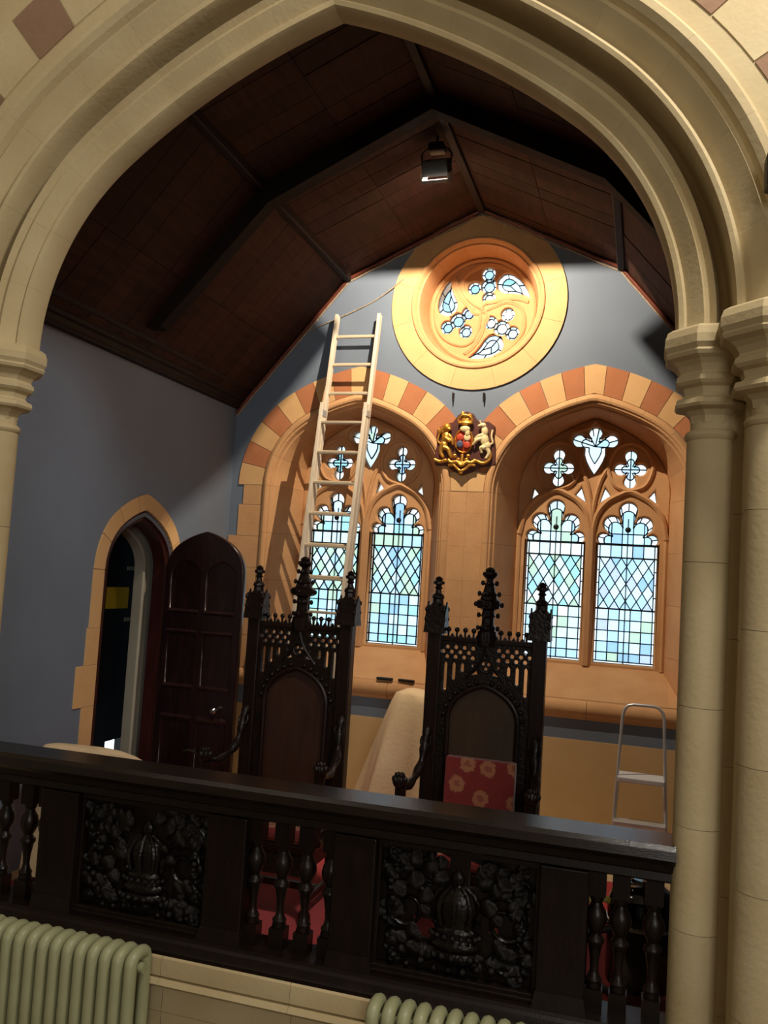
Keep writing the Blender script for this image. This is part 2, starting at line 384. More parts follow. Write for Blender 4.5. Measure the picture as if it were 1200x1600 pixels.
def make_window(name, xc, label, pals):
    w = thing(name, label, 'window', (xc, 0, 0), kind='structure')
    # moulded reveal stones
    N = 9
    for i in range(N): WIN.stone(WP, -1+2*i/N+.0006, -1+2*(i+1)/N-.0006, 5).build('reveal_stone', 'sandstone', w, smooth=30)
    zz = [1.06,1.5,1.95,2.4,2.85]
    for sd in (-1, 1):
        for a, b in zip(zz, zz[1:]): WIN.jamb(WP, sd, a+.001, b-.001).build('reveal_stone', 'sandstone', w, smooth=30)
    # alternating voussoirs
    NV = 17
    for i in range(NV):
        t0, t1 = -1+2*i/NV+.0015, -1+2*(i+1)/NV-.0015
        mb = MB(); m = 4
        ins = [WIN.P(.096, t0+(t1-t0)*j/m) for j in range(m+1)]; out = [WIN.P(.345, t0+(t1-t0)*j/m) for j in range(m+1)]
        lo, hi = (-9, -xc-.001) if xc < 0 else (-xc+.001, 9)
        mb.prism(clip(ins+out[::-1], max(lo,-1.24), min(hi,1.24), 0, 9), -.013, .05).build('voussoir', 'sandstone_red' if (i % 2) else 'sandstone_pale', w)
    # sloping sill
    MB().prism([(-.01,1.10),(.0,1.125),(.44,1.385),(.60,1.385),(.60,1.06),(-.01,1.06)], -.70, .70, 'x').build('sill', 'sandstone', w)
    for sd in (-1,1): MB().prism([(.0,1.09),(.0,1.125),(.40,1.36),(.45,1.36),(.45,1.09)], sd*.82, sd*.68, 'x').build('sill_stop', 'sandstone', w)
    # tracery slab with openings
    outl = [WIN.P(-.155*(1-WIN.splay*(1-abs(t))), t) for t in [-1+i/24 for i in range(49)]]; outl = [(outl[0][0],1.36)] + outl + [(outl[-1][0],1.36)]; hol = []
    lights = []
    for cx in (-.3186, .3186):
        zc, circ, bx = light_head(cx)
        hd = star((cx, zc), circ, bx, 0, pi, 110)
        hd = [(x, z) for x, z in hd]
        hol.append([(cx-.2585,1.403),(cx+.2585,1.403),(cx+.2585,zc)] + hd + [(cx-.2585,zc)]); lights.append((cx, zc, hd))
    quats = []
    for cx in (-.3186, .3186):
        q = star((cx,3.145), [(cx,3.262,.055),(cx-.086,3.142,.055),(cx+.086,3.142,.055),(cx,3.028,.055)], [(cx-.05,cx+.05,3.09,3.20)], n=96); quats.append((cx, q)); hol.append(q)
    # crowning trefoil over a dagger
    topc = [(0,3.462,.062),(-.142,3.398,.060),(.142,3.398,.060),(-.09,3.390,.045),(.09,3.390,.045)]
    tr = star((0,3.37), topc, [(-.075,.075,3.33,3.42)], rad(-10), rad(190), 90)
    dag = tr + [(-.090,3.33),(-.092,3.27),(-.072,3.21),(-.035,3.14),(0,3.088),(.035,3.14),(.072,3.21),(.092,3.27),(.090,3.33)]
    hol.append(dag)
    tris = [[(-.556,2.837),(-.535,2.955),(-.480,2.889)], [(-.158,2.90),(-.104,2.971),(-.058,2.83)], [(.058,2.83),(.104,2.971),(.158,2.90)], [(.480,2.889),(.535,2.955),(.556,2.837)]]
    hol += tris
    link('tracery', plate([outl]+hol, .42, .56, .014), 'sandstone', w)
    # raised ribs on the tracery
    def rib(pts, r=.022, n=6, y=.415):
        P = spline([(x, y, z) for x, z in pts], n); MB().tube(P, r, 6, 1.2).build('tracery_rib', 'sandstone', w, smooth=50)
    MB().prism([(-.052,.43),(-.020,.385),(.020,.385),(.052,.43)], 1.37, 2.60, 'z').build('mullion', 'sandstone', w)
    for sg in (-1, 1):
        rib([(sg*.0,2.52),(sg*.045,2.72),(sg*.13,2.84),(sg*.235,2.905),(sg*.3186,2.935),(sg*.405,2.905),(sg*.51,2.84),(sg*.60,2.72),(sg*.645,2.52)], .026)
        rib([(sg*.318,2.94),(sg*.20,2.985),(sg*.135,3.09),(sg*.130,3.20),(sg*.20,3.33),(sg*.32,3.375),(sg*.44,3.32),(sg*.505,3.20),(sg*.50,3.09),(sg*.44,2.985),(sg*.318,2.94)], .020)
        rib([(0,2.56),(sg*.012,2.80),(sg*.06,3.02),(sg*.125,3.16),(sg*.13,3.26),(sg*.215,3.36),(sg*.20,3.46),(sg*.08,3.50),(0,3.57)], .020)
        MB().tube([(sg*.645,.415,1.37),(sg*.645,.415,2.52)], .022, 6).build('tracery_rib', 'sandstone', w, smooth=50)
    # leaded panes
    lead = MB()
    for (cx, zc, hd), pal in zip(lights, pals):
        bw, cw = .022, (.517-.044)/5; X0 = cx-.2585; z0, z2, z1 = 1.403, 1.8875, 2.3467; rh = (z2-z0)/5
        for r in range(5):
            za, zb = z0+r*rh+(.02 if r == 0 else 0), z0+(r+1)*rh
            pane([(X0,za),(X0+bw,za),(X0+bw,zb),(X0,zb)], 'g_white', w, lead); pane([(X0+.517-bw,za),(X0+.517,za),(X0+.517,zb),(X0+.517-bw,zb)], 'g_white', w, lead)
            for c in range(5):
                a = X0+bw+c*cw; pane([(a,za),(a+cw,za),(a+cw,zb),(a,zb)], random.choice(pal), w, lead)
        pane([(X0,z0),(X0+.517,z0),(X0+.517,z0+.02),(X0,z0+.02)], 'g_white', w, lead)
        dh = (z1-z2)/3
        for r in range(-1, 7):
            for c in range(-1, 6):
                px = X0+bw+cw*(c+.5+(.5 if r % 2 else 0)); pz = z2+dh*r/2
                d = clip([(px,pz-dh/2),(px+cw/2,pz),(px,pz+dh/2),(px-cw/2,pz)], X0+bw, X0+.517-bw, z2, z1)
                if d and parea(d) > 1e-4: pane(d, random.choice(pal), w, lead)
        for a in (X0, X0+.517-bw):
            for r in range(4):
                za, zb = z2+(z1-z2)*r/4, z2+(z1-z2)*(r+1)/4; pane([(a,za),(a+bw,za),(a+bw,zb),(a,zb)], 'g_white', w, lead)
        for c in range(5):
            a = X0+bw+c*cw; pane([(a,z1),(a+cw,z1),(a+cw,zc),(a,zc)], random.choice(pal+['g_white','g_ice']), w, lead)
        for a in (X0, X0+.517-bw): pane([(a,z1),(a+bw,z1),(a+bw,zc),(a,zc)], 'g_white', w, lead)
        # cusped head: border strips following the foils, then inner panes
        n = len(hd); C = (cx, zc); inn = [(C[0]+(x-C[0])*.80, C[1]+(z-C[1])*.80) for x, z in hd]
        st = [int((n-1)*i/14) for i in range(15)]
        for a, b in zip(st, st[1:]): pane(hd[a:b+1]+inn[a:b+1][::-1], random.choice(['g_white','g_white','g_ice']), w, lead)
        def ztop(x):
            zs_ = [p[1]+(q[1]-p[1])*(x-p[0])/(q[0]-p[0]) for p, q in zip(inn, inn[1:]) if (p[0]-x)*(q[0]-x) <= 0 and abs(p[0]-q[0]) > 1e-9]
            return max(zs_) if zs_ else zc+.004
        for c in range(5):
            a = X0+bw+c*cw; b = a+cw; a_, b_ = max(a, X0+.055), min(b, X0+.517-.055)
            top = [(a_+(b_-a_)*j/8, ztop(a_+(b_-a_)*j/8)) for j in range(9)]
            if min(z for _, z in top) > zc+.11:
                pane([(a_,zc),(b_,zc),(b_,zc+.09),(a_,zc+.09)], random.choice(pal+['g_ice']), w, lead); pane([(a_,zc+.09),(b_,zc+.09)]+top[::-1], random.choice(pal+['g_ice']), w, lead)
            else: pane([(a_,zc),(b_,zc)]+top[::-1], random.choice(pal+['g_ice']), w, lead)
        for zz_ in (z2, z1, zc-.01): MB().box(X0, X0+.517, .462, .474, zz_-.007, zz_+.007).build('saddle_bar', 'lead', w)
        MB().box(cx-.006, cx+.006, .500, .512, 1.403, 2.70).build('stanchion_bar', 'lead', w)
        MB().ell((cx,.47,2.60), (.026,.01,.026), 8, 5).build('lead_boss', 'lead', w)
    for (cx, q), pal in zip(quats, pals): foil_panes(q, (cx,3.145), .55, pal, w, lead, 8)
    foil_panes(dag, (0,3.35), .60, pals[0], w, lead, 10)
    for t in tris: pane(t, 'g_white', w, lead)
    lead.build('lead_came', 'lead', w)
    return w
PB = ['g_sky','g_sky','g_ice','g_lav','g_blue','g_ice','g_green']
make_window('window_1', -XW, 'pointed two-light stained glass window behind the leaning ladder', [['g_sky','g_ice','g_ice','g_aqua','g_green'], ['g_blue','g_sky','g_sky','g_ice','g_ice','g_aqua','g_green','g_sky']])
make_window('window_2', XW, 'pointed two-light stained glass window on the right beside the stone columns', [['g_ice','g_ice','g_white','g_aqua','g_sky','g_green'], ['g_lav','g_sky','g_sky','g_blue','g_sky','g_ice','g_green','g_sky','g_ice']])  # whiter left and bluer right tints paint in uneven daylight outside

# ---- rose window
rw = thing('window_3', 'round rose window with three whirling foils in a broad stone ring', 'window', (ROSE[0], 0, ROSE[1]), kind='structure')
def ring_piece(prof, a0, a1, m=6):
    mb = MB(); mb.rings([[(r*cos(a), y, r*sin(a)) for r, y in prof] for a in [a0+(a1-a0)*i/m for i in range(m+1)]]); return mb
NR = 12
for i in range(NR):
    a0 = 2*pi*(i+.5)/NR; a1 = a0+2*pi/NR
    ring_piece([(.615,-.016),(.803,-.016),(.803,.03),(.615,.03)], a0+.0015, a1-.0015).build('ring_stone', 'sandstone_pale', rw)
    ring_piece([(.614,-.018),(.606,-.030),(.590,-.032),(.578,-.020),(.570,.0),(.562,.012),(.548,.016),(.505,.24),(.505,.56),(.614,.56)], a0+.001, a1-.001).build('reveal_stone', 'sandstone', rw, smooth=30)
DR = .512
def RP(u, v, k, rot=6): 
    a = rad(rot)+2*pi*k/3; u *= DR; v *= DR
    return (u*cos(a)-v*sin(a), u*sin(a)+v*cos(a))
hol = []; foils = []
for k in range(3):
    lob = [RP(-.125,.455,k)+(.125*DR,), RP(.150,.685,k)+(.128*DR,), RP(.130,.230,k)+(.124*DR,)]; cc = RP(.140,.460,k)
    hol.append(lobed(cc, .148*DR, lob))
    for lx, lz, lr in lob: foils.append(([(lx+lr*1.05*cos(2*pi*i/32), lz+lr*1.05*sin(2*pi*i/32)) for i in range(32)], (lx, lz), k, 0))
    foils.append(([(cc[0]+.15*DR*cos(2*pi*i/32), cc[1]+.15*DR*sin(2*pi*i/32)) for i in range(32)], cc, k, .007))
    mo = [RP(u, v, k) for u, v in ((.285,.50),(.34,.585),(.42,.645),(.50,.655),(.60,.61),(.70,.52),(.785,.40),(.845,.27),(.875,.135),(.80,.185),(.70,.225),(.58,.255),(.46,.27),(.36,.31),(.295,.40))]
    hol.append(mo); foils.append((mo, RP(.52,.43,k), k, 0))
disc = [(.51*cos(2*pi*i/64), .51*sin(2*pi*i/64)) for i in range(64)]
link('tracery', plate([disc]+hol, .25, .31, .008), 'sandstone', rw)
def circ_tube(c, R, r, y, name='tracery_rib', seg=40):
    MB().tube([(c[0]+R*cos(2*pi*i/seg), y, c[1]+R*sin(2*pi*i/seg)) for i in range(seg)], r, 6, closed=True).build(name, 'sandstone', rw, smooth=50)
circ_tube((0,0), .485, .022, .245)
for k in range(3):
    for off, rr in ((.0,.016), (.035,.010)):
        pts = [RP(u, v, k) for u, v in ((.02,.02),(-.16,.16+off),(-.33+off*.6,.36),(-.34+off,.60),(-.16,.78-off),(.10,.86-off),(.40,.79-off),(.66,.62-off))]
        MB().tube(spline([(x,.248,z) for x, z in pts], 5), rr, 6).build('tracery_rib', 'sandstone', rw, smooth=50)
        pts = [RP(u, v, k) for u, v in ((-.02,.06),(.06,.13+off),(.22,.135+off),(.44,.16+off),(.66,.13+off),(.84,.05+off))]
        MB().tube(spline([(x,.248,z) for x, z in pts], 5), rr, 6).build('tracery_rib', 'sandstone', rw, smooth=50)
lead = MB()
for f, c, k, dy in foils:
    pal = (['g_aqua','g_ice','g_sky'], ['g_sky','g_lav','g_ice'], ['g_white','g_white','g_ice'])[k]  # third group's white tints paint in the overexposed sky behind it
    foil_panes(f, c, .60, pal, rw, lead, 6 if len(f) > 20 else 5, .300+dy, .003, len(f) > 20)
lead.build('lead_came', 'lead', rw)

# ---- left wall with the doorway, right wall
DY = -1.47                                          # doorway centre along the wall
DA = Arch(.50, 1.98, .42, rad(55), .95)
def side_outline(): return [(YB-.05,-.1),(YB-.05,4.0),(.05,4.0),(.05,-.1)]
dline = [(x+DY, z) for x, z in DA.line(0, 16, -.1)]
out = [(YB-.05,-.1)] + dline + [(.05,-.1),(.05,4.0),(YB-.05,4.0)]
me = plate([out], 0, .28); me.transform(Matrix(((0,-1,0,-XE),(1,0,0,0),(0,0,1,0),(0,0,0,1))))
wl = tag(link('wall_left', me, 'paint_blue'), 'blue-grey painted side wall with a pointed doorway', 'wall', kind='structure')
wr = tag(MB().box(XE, XE+.28, YB-.05, .05, -.1, 4.0).build('wall_right', 'paint_blue'), 'blue-grey painted side wall hidden beyond the right columns', 'wall', kind='structure')
def onwall(mb, x=-XE): return mb.xf(Matrix(((0,-1,0,x),(1,0,0,DY),(0,0,1,0),(0,0,0,1))))   # local x -> y, local y -> -x (y<0 sticks into room)
d1 = thing('door_1', 'pointed stone doorway in the blue side wall with dark wooden frame', 'doorway', kind='structure')
ND = 7
for i in range(ND):
    t0, t1 = -1+2*i/ND+.004, -1+2*(i+1)/ND-.004
    ins = [DA.P(.0, t0+(t1-t0)*j/4) for j in range(5)]; ou = [DA.P(.125, t0+(t1-t0)*j/4) for j in range(5)]
    onwall(MB().prism(ins+ou[::-1], -.012, .10)).build('voussoir', 'sandstone_pale', d1)
zc_ = [0,.36,.62,.98,1.28,1.55,1.98]; ww = [.36,.15,.14,.24,.15,.13]; 
for sd in (-1, 1):
    for (a, b), w_ in zip(zip(zc_, zc_[1:]), ww):
        x0, x1 = sorted((sd*.50, sd*(.50+(w_ if sd < 0 else .13)))); onwall(MB().box(x0+.001, x1-.001, -.012, .10, a+.001, b-.001)).build('quoin', 'sandstone_pale', d1)
FP = [(.0,.02),(-.02,.0),(-.05,.0),(-.062,.02),(-.085,.03),(-.09,.06),(-.09,.14),(.0,.14)]
for i in range(2): onwall(DA.stone(FP, -1+i+.0001, i-.0001, 14)).build('frame_head', 'door_frame_wood', d1, smooth=30)
for sd in (-1, 1): onwall(DA.jamb(FP, sd, 0, 1.98)).build('frame_jamb', 'door_frame_wood', d1, smooth=30)
# inner pale lining of the doorway
FP2 = [(-.105,.20),(-.125,.19),(-.145,.20),(-.15,.26),(-.15,.28),(-.0,.28),(.0,.20)]
for i in range(2): onwall(DA.stone(FP2, -1+i+.0001, i-.0001, 14)).build('lining_head', 'passage_plaster', d1, smooth=30)
for sd in (-1, 1): onwall(DA.jamb(FP2, sd, 0, 1.98)).build('lining_jamb', 'passage_plaster', d1, smooth=30)
# passage behind
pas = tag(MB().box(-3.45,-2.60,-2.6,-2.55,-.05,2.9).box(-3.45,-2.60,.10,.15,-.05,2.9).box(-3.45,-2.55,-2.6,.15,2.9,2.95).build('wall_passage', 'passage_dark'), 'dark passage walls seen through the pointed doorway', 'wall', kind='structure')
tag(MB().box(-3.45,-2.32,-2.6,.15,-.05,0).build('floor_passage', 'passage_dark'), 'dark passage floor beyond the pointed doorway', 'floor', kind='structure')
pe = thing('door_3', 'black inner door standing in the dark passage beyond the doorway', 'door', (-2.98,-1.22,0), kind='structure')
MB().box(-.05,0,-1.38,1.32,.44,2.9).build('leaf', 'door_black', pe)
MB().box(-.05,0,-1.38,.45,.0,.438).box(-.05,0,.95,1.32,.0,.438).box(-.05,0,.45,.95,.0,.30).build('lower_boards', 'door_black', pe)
for y0, z0 in ((.57,1.965),(.59,1.50)): MB().box(.0,.012,y0,y0+.30,z0,z0+.035).build('bar', 'passage_plaster', pe)
tag(MB().box(.0,.006,-.17,.17,-.095,.095).build('sign', 'sign_yellow', loc=(-2.978,-.77,1.715)), 'yellow sign on the black inner door', 'sign')
# open door leaf
LW, LH = .72, Arch(.36, 1.99, .30, rad(58), .72)
d2 = thing('door_2', 'dark panelled pointed door leaf swung open into the room', 'door', (-1.955,-1.07,0), kind='structure')
PA = Arch(.125, 1.96, .11, rad(58), .30)
hol = []
for cx in (-.165, .165):
    for sg in (1,):
        hol.append([(cx+x*1.05, z) for x, z in PA.line(0, 8, 1.665)])
    hol.append([(cx-.125,1.05),(cx+.125,1.05),(cx+.125,1.50),(cx-.125,1.50)])
    hol.append([(cx-.125,.22),(cx+.125,.22),(cx+.125,.80),(cx-.125,.80)])
link('stiles_and_rails', plate([LH.line(0, 14, .02)]+hol, -.03, .03, .008), 'door_wood', d2)
for cx in (-.165, .165):
    link('panel', plate([[(cx+x*1.1, z) for x, z in PA.line(.01, 8, 1.64)]], -.012, .012), 'door_wood', d2)
    MB().box(cx-.135,cx+.135,-.012,.012,1.03,1.52).build('panel', 'door_wood', d2); MB().box(cx-.135,cx+.135,-.012,.012,.20,.82).build('panel', 'door_wood', d2)
    for z in (1.665,1.50,1.05,.80): MB().prism([(-.035,z-.02),(-.045,z),(-.03,z+.02),(-.02,z+.02),(-.02,z-.02)], cx-.14, cx+.14, 'x').build('bolection', 'door_wood', d2)
MB().lathe([(.0,0),(.012,0),(.010,.025),(.026,.04),(.028,.055),(.018,.07),(0,.072)], seg=12).xf(Matrix.Translation((.20,-.03,.885)) @ Matrix.Rotation(pi/2, 4, 'X')).build('door_knob', 'steel', d2, smooth=40)
MB().tube([(-.06,-.035,.53),(0,-.05,.545),(.06,-.035,.53)], .012, 8).build('pull_handle', 'iron', d2, smooth=40)

# ---- roof
ce = thing('ceiling', 'dark boarded timber roof over the chancel with ribs and purlins', 'ceiling', kind='structure')
prof = [(-XE-.1,ZE-.12+.0),(-XK,ZK),(0,ZA),(XK,ZK),(XE+.1,ZE-.12)]
for (xa, za), (xb, zb) in zip(prof, prof[1:]):
    d = Vector((xb-xa, zb-za)).normalized(); nx, nz = -d.y, d.x
    nb = 18
    for i in range(nb):
        y0, y1 = YB+.0+(-YB)*i/nb+.003, YB+(-YB)*(i+1)/nb-.003
        for s0, s1 in ((0,.5),(.5,1)):
            q0 = (xa+(xb-xa)*s0+d.x*.002, za+(zb-za)*s0+d.y*.002); q1 = (xa+(xb-xa)*s1-d.x*.002, za+(zb-za)*s1-d.y*.002)
            j = random.uniform(0,.006)
            P = [(q0[0]+nx*j, q0[1]+nz*j),(q1[0]+nx*j, q1[1]+nz*j),(q1[0]+nx*.03, q1[1]+nz*.03),(q0[0]+nx*.03, q0[1]+nz*.03)]
            MB().prism(P, y0, y1).build('board', 'ceiling_board', ce)
    MB().prism([(xa-d.x*.1+nx*.03, za-d.y*.1+nz*.03),(xb+d.x*.1+nx*.03, zb+d.y*.1+nz*.03),(xb+d.x*.1+nx*.09, zb+d.y*.1+nz*.09),(xa-d.x*.1+nx*.09, za-d.y*.1+nz*.09)], YB-.1, .6).build('backing', 'ceiling_rib', ce)
def along(dep, y0, y1, name='rib'):
    up = [(-2.125,3.822)]+prof[1:4]+[(2.125,3.822)]; lo = [(x*(1-dep*.35), z-dep) for x, z in up]; lo[0] = (-2.01,3.822); lo[4] = (2.01,3.822)
    for i in range(4):
        MB().prism([up[i], up[i+1], lo[i+1], lo[i]], y0, y1).build(name, 'ceiling_rib', ce)
along(.13, -1.97, -1.85);  
for x, z, h in ((-XK,ZK,.05),(XK,ZK,.05),(0,ZA,.05)): MB().box(x-.032,x+.032,YB,-.02,z-h,z+.03).build('purlin', 'cornice_wood', ce, bevel=.01)
CP = [(0,3.585),(.045,3.59),(.055,3.605),(.05,3.62),(.06,3.655),(.085,3.665),(.095,3.69),(.09,3.70),(.10,3.735),(.14,3.75),(.155,3.775),(.15,3.79),(.17,3.82),(.20,3.83),(.205,3.87),(.0,3.87)]
for nm, sg, lb in (('trim_1',-1,'dark moulded timber cornice above the blue side wall'),('trim_2',1,'dark moulded timber cornice hidden above the right side wall')):
    tag(MB().prism([(sg*(XE-d), z) for d, z in CP], YB, -.02).build(nm, 'cornice_wood', smooth=20), lb, 'cornice', kind='structure')
g3 = thing('trim_3', 'reddish timber bead and ragged plaster edge along the gable', 'trim', kind='structure')
gp = [(-XE,ZE-.02),(-XK,ZK),(0,ZA),(XK,ZK),(XE,ZE-.02)]
for (xa, za), (xb, zb) in zip(gp, gp[1:]):
    MB().tube([(xa,-.02,za-.022),(xb,-.02,zb-.022)], .016, 8).build('bead', 'red_bead', g3, smooth=50)
    MB().tube([(xa+(xb-xa)*i/14,-.012+random.uniform(-.004,.004),za+(zb-za)*i/14-.055+random.uniform(-.006,.006)) for i in range(15)], .009, 6).build('plaster_edge', 'plaster_edge', g3, smooth=50)

# ---- dais floor of pale boards
fl = thing('floor', 'pale bare floorboards of the raised dais', 'floor', kind='structure')
MB().box(-XE,XE,YB-.3,.05,-.10,-.02).build('joist_bed', 'passage_dark', fl)
nb = 30
for i in range(nb):
    y0, y1 = -3.62+3.62*i/nb+.0015, -3.62+3.62*(i+1)/nb-.0015
    for x0, x1 in ((-XE,-.3+.4*(i % 3)),(-.3+.4*(i % 3),XE)): MB().box(x0+.001,x1-.001,y0,y1,-.02,-.001).build('board', 'floorboard', fl)

# ---- arch wall towards the hall
wall = [(-6,-.55)] + [(x, z) for x, z in FA.line(.44, 24, -.55)] + [(6,-.55),(6,7),(-6,7)]
wf = tag(link('wall_front', plate([wall], YF, YB), 'limestone_plain'), 'buff stone wall of the hall pierced by the great pointed arch', 'wall', kind='structure')
AP = [(.44,YB),(.25,YB),(.25,-3.66),(.20,-3.70),(.03,-3.715),(.006,-3.725),(0,-3.745),(0,-3.845),(.010,-3.868),(.030,-3.876),(.042,-3.866),(.050,-3.874),(.105,-3.925),(.112,-3.908),(.128,-3.912),(.150,-3.940),
      (.156,-3.90),(.160,-3.82),(.182,-3.785),(.208,-3.82),(.215,-3.94),(.212,-3.985),(.222,-4.015),(.240,-4.022),(.255,-4.01),(.258,-3.985),(.272,-3.995),(.350,-4.070),(.358,-4.050),(.374,-4.055),(.388,-4.088),(.415,-4.108),(.445,-4.108),(.462,-4.088),(.468,-4.06),(.50,-4.055),(.50,YB)]
NS = 16
for i in range(NS): FA.stone(AP, -1+2*i/NS+.0001, -1+2*(i+1)/NS-.0001, 8).build('arch_stone', 'limestone', wf, smooth=28)
NV = 26
for i in range(NV):
    t0, t1 = -1+2*i/NV+.001, -1+2*(i+1)/NV-.001
    for oa, ob, par in ((.56,.86,0),):
        ins = [FA.P(oa, t0+(t1-t0)*j/3) for j in range(4)]; ou = [FA.P(ob, t0+(t1-t0)*j/3) for j in range(4)]
        MB().prism(ins+ou[::-1], YF-.006, YF+.05).build('voussoir', 'limestone_brown' if i % 2 == par else 'limestone', wf)
# jambs behind the columns
for sg in (-1, 1):
    zz = [-.5,.0,.45,.9,1.4,1.9,2.4,2.9,3.15]
    for a, b in zip(zz, zz[1:]):
        MB().prism([(sg*1.96,YB+.002),(sg*1.96,-3.70),(sg*1.80,-3.78),(sg*1.80,-3.86),(sg*1.90,-3.86),(sg*1.90,-3.96),(sg*1.96,-4.05),(sg*2.10,-4.05),(sg*2.10,YB+.002)], a+.001, b-.001, 'z').build('jamb_stone', 'limestone_plain', wf)
# columns
def capital(k):
    return [(.0,3.155),(.185,3.155),(.208,3.14),(.218,3.11),(.218,3.075),(.206,3.055),(.212,3.045),(.205,3.03),(.180,3.018),(.160,3.0),(.146,2.975),(.150,2.965),(.162,2.955),(.164,2.935),(.152,2.922),(.132,2.912),(.124,2.885),(.134,2.872),(.158,2.862),(.164,2.842),(.156,2.83),(.118,2.82),(.098,2.80),(.092,2.77),(.0,2.77)]
def column(x, y, rad_, dz, zs_, label, k=1.0):
    c = thing('column', label, 'column', (x, y, 0), kind='structure')
    MB().lathe([(r*k, z+dz) for r, z in capital(k)], seg=8, a0=pi/8).build('capital', 'limestone', c)
    MB().lathe([(.088*k,2.79+dz),(.088*k,2.745+dz),(.104*k,2.735+dz),(.111*k,2.72+dz),(.106*k,2.705+dz),(rad_,2.70+dz)], seg=24).build('neck_ring', 'limestone', c, smooth=40)
    zz = [-.5] + zs_ + [2.705+dz]
    for a, b in zip(zz, zz[1:]): MB().lathe([(0,a+.001),(rad_,a+.001),(rad_,b-.001),(0,b-.001)], seg=28).build('drum', 'limestone', c, smooth=40)
    return c
column(1.785,-3.80,.100,0,[.1,.75,1.15,1.62,2.2],'slender inner column of the right arch jamb with octagonal capital')
column(2.005,-4.03,.112,.02,[.2,.55,1.0,1.45,1.95,2.4],'outer column at the right edge with octagonal capital',1.12)
column(-1.785,-3.80,.100,0,[.1,.75,1.15,1.62,2.2],'slender inner column of the left arch jamb with moulded capital')
column(-2.005,-4.03,.112,.02,[.2,.55,1.0,1.45,1.95,2.4],'outer column of the left arch jamb beyond the left edge',1.12)
# plinth wall under the balustrade with string course
pw = thing('wall_plinth', 'low buff stone wall under the balustrade with a moulded string course', 'wall', kind='structure')
xs = [-1.74,-1.1,-.52,.12,.62,1.2,1.72]
for a, b in zip(xs, xs[1:]):
    MB().prism([(-3.90,.215),(-3.895,.25),(-3.88,.262),(-3.60,.262),(-3.60,.165),(-3.885,.165),(-3.90,.175)], a+.001, b-.001, 'x').build('string_stone', 'limestone', pw, smooth=30)
    MB().prism([(-3.885,.165),(-3.915,.16),(-3.925,.145),(-3.91,.13),(-3.88,.12),(-3.60,.12),(-3.60,.165)], a+.001, b-.001, 'x').build('string_bead', 'limestone', pw, smooth=30)
    for z0, z1 in ((.0,.12),(-.25,.0),(-.5,-.25)): MB().box(a+.0015, b-.0015, -3.865, -3.62, z0+.001, z1-.001).build('ashlar_stone', 'limestone', pw)
# hall shell behind the camera
tag(MB().box(-6,6,-14,YB,-.55,-.5).build('floor_hall', 'hall_floor_wood'), 'brown wooden hall floor below the balustrade', 'floor', kind='structure')
tag(MB().box(-6.2,-6,-14,YF,-.55,7).build('wall_hall_left', 'hall_plaster'), 'cream left side wall of the hall outside the picture', 'wall', kind='structure')
tag(MB().box(6,6.2,-14,YF,-.55,7).build('wall_hall_right', 'hall_plaster'), 'cream right side wall of the hall outside the picture', 'wall', kind='structure')
tag(MB().box(-6.2,6.2,-14.2,-14,-.55,7).build('wall_hall_rear', 'hall_plaster'), 'cream rear wall of the hall behind the viewer', 'wall', kind='structure')
tag(MB().box(-6.2,6.2,-14.2,YB,7,7.1).build('ceiling_hall', 'hall_plaster'), 'cream hall ceiling above the viewer', 'ceiling', kind='structure')

# ================================================================== THINGS
def inst(o, parent, loc, rot=None, scale=None):
    c = o.copy(); COL.objects.link(c); c.parent = parent; c.location = loc
    if rot is not None: c.rotation_euler = rot
    if scale is not None: c.scale = scale if isinstance(scale, (list, tuple)) else (scale,)*3
    return c
# ---- carpet
cp = MB().box(-2.2, 2.2, -3.0, -1.07, 0.0, .012).build('carpet', 'carpet_red', bevel=.004)
tag(cp, 'plain red carpet on the dais under the two thrones', 'carpet')

# ---- work floodlight hanging from the truss, aimed at the gable
FL = thing('floodlight', 'black work floodlight hanging under the roof truss', 'floodlight', (-.09,-1.42,5.215))
rotL = Matrix.Rotation(rad(-2), 4, 'Z') @ Matrix.Rotation(rad(-58), 4, 'X')
sh = MB(); w_, h_, dp, th = .10, .070, .10, .006
sh.box(-w_, w_, -.012, 0, -h_, h_); sh.box(-w_, w_, 0, dp, h_-th, h_); sh.box(-w_, w_, 0, dp, -h_, -h_+th); sh.box(-w_, -w_+th, 0, dp+.016, -h_, h_); sh.box(w_-th, w_, 0, dp, -h_, h_)
sh.xf(rotL).build('housing', 'black_metal', FL)
rim = MB()
for x in (-w_-.004, w_+.004): rim.box(x-.006, x+.006, dp-.02, dp+.045, -h_-.02, h_-.02)
rim.box(-w_, w_, dp+.02, dp+.045, -h_-.03, -h_-.012)
rim.xf(rotL).build('guard_frame', 'aluminium', FL)
MB().box(-.06,.06,-.045,.055,.075,.135).build('ballast_box', 'black_metal', FL, bevel=.006)
MB().tube([(0,0,.13),(.0,0,.21)], .010, 8).build('stem', 'black_metal', FL, smooth=40)
MB().tube([(-.11,.02,-.02),(-.118,.0,.06),(-.08,0,.10),(0,0,.105),(.08,0,.10),(.118,0,.06),(.11,.02,-.02)], .007, 6).build('yoke', 'black_metal', FL, smooth=40)
fl_l = bpy.data.lights.new('floodlight_bulb', 'POINT'); fl_l.energy = FLOOD_W; fl_l.color = (1.0,.83,.62); fl_l.shadow_soft_size = .004
flo = bpy.data.objects.new('floodlight_bulb', fl_l); COL.objects.link(flo); flo.parent = FL; flo.location = rotL @ Vector((0,.036,0))

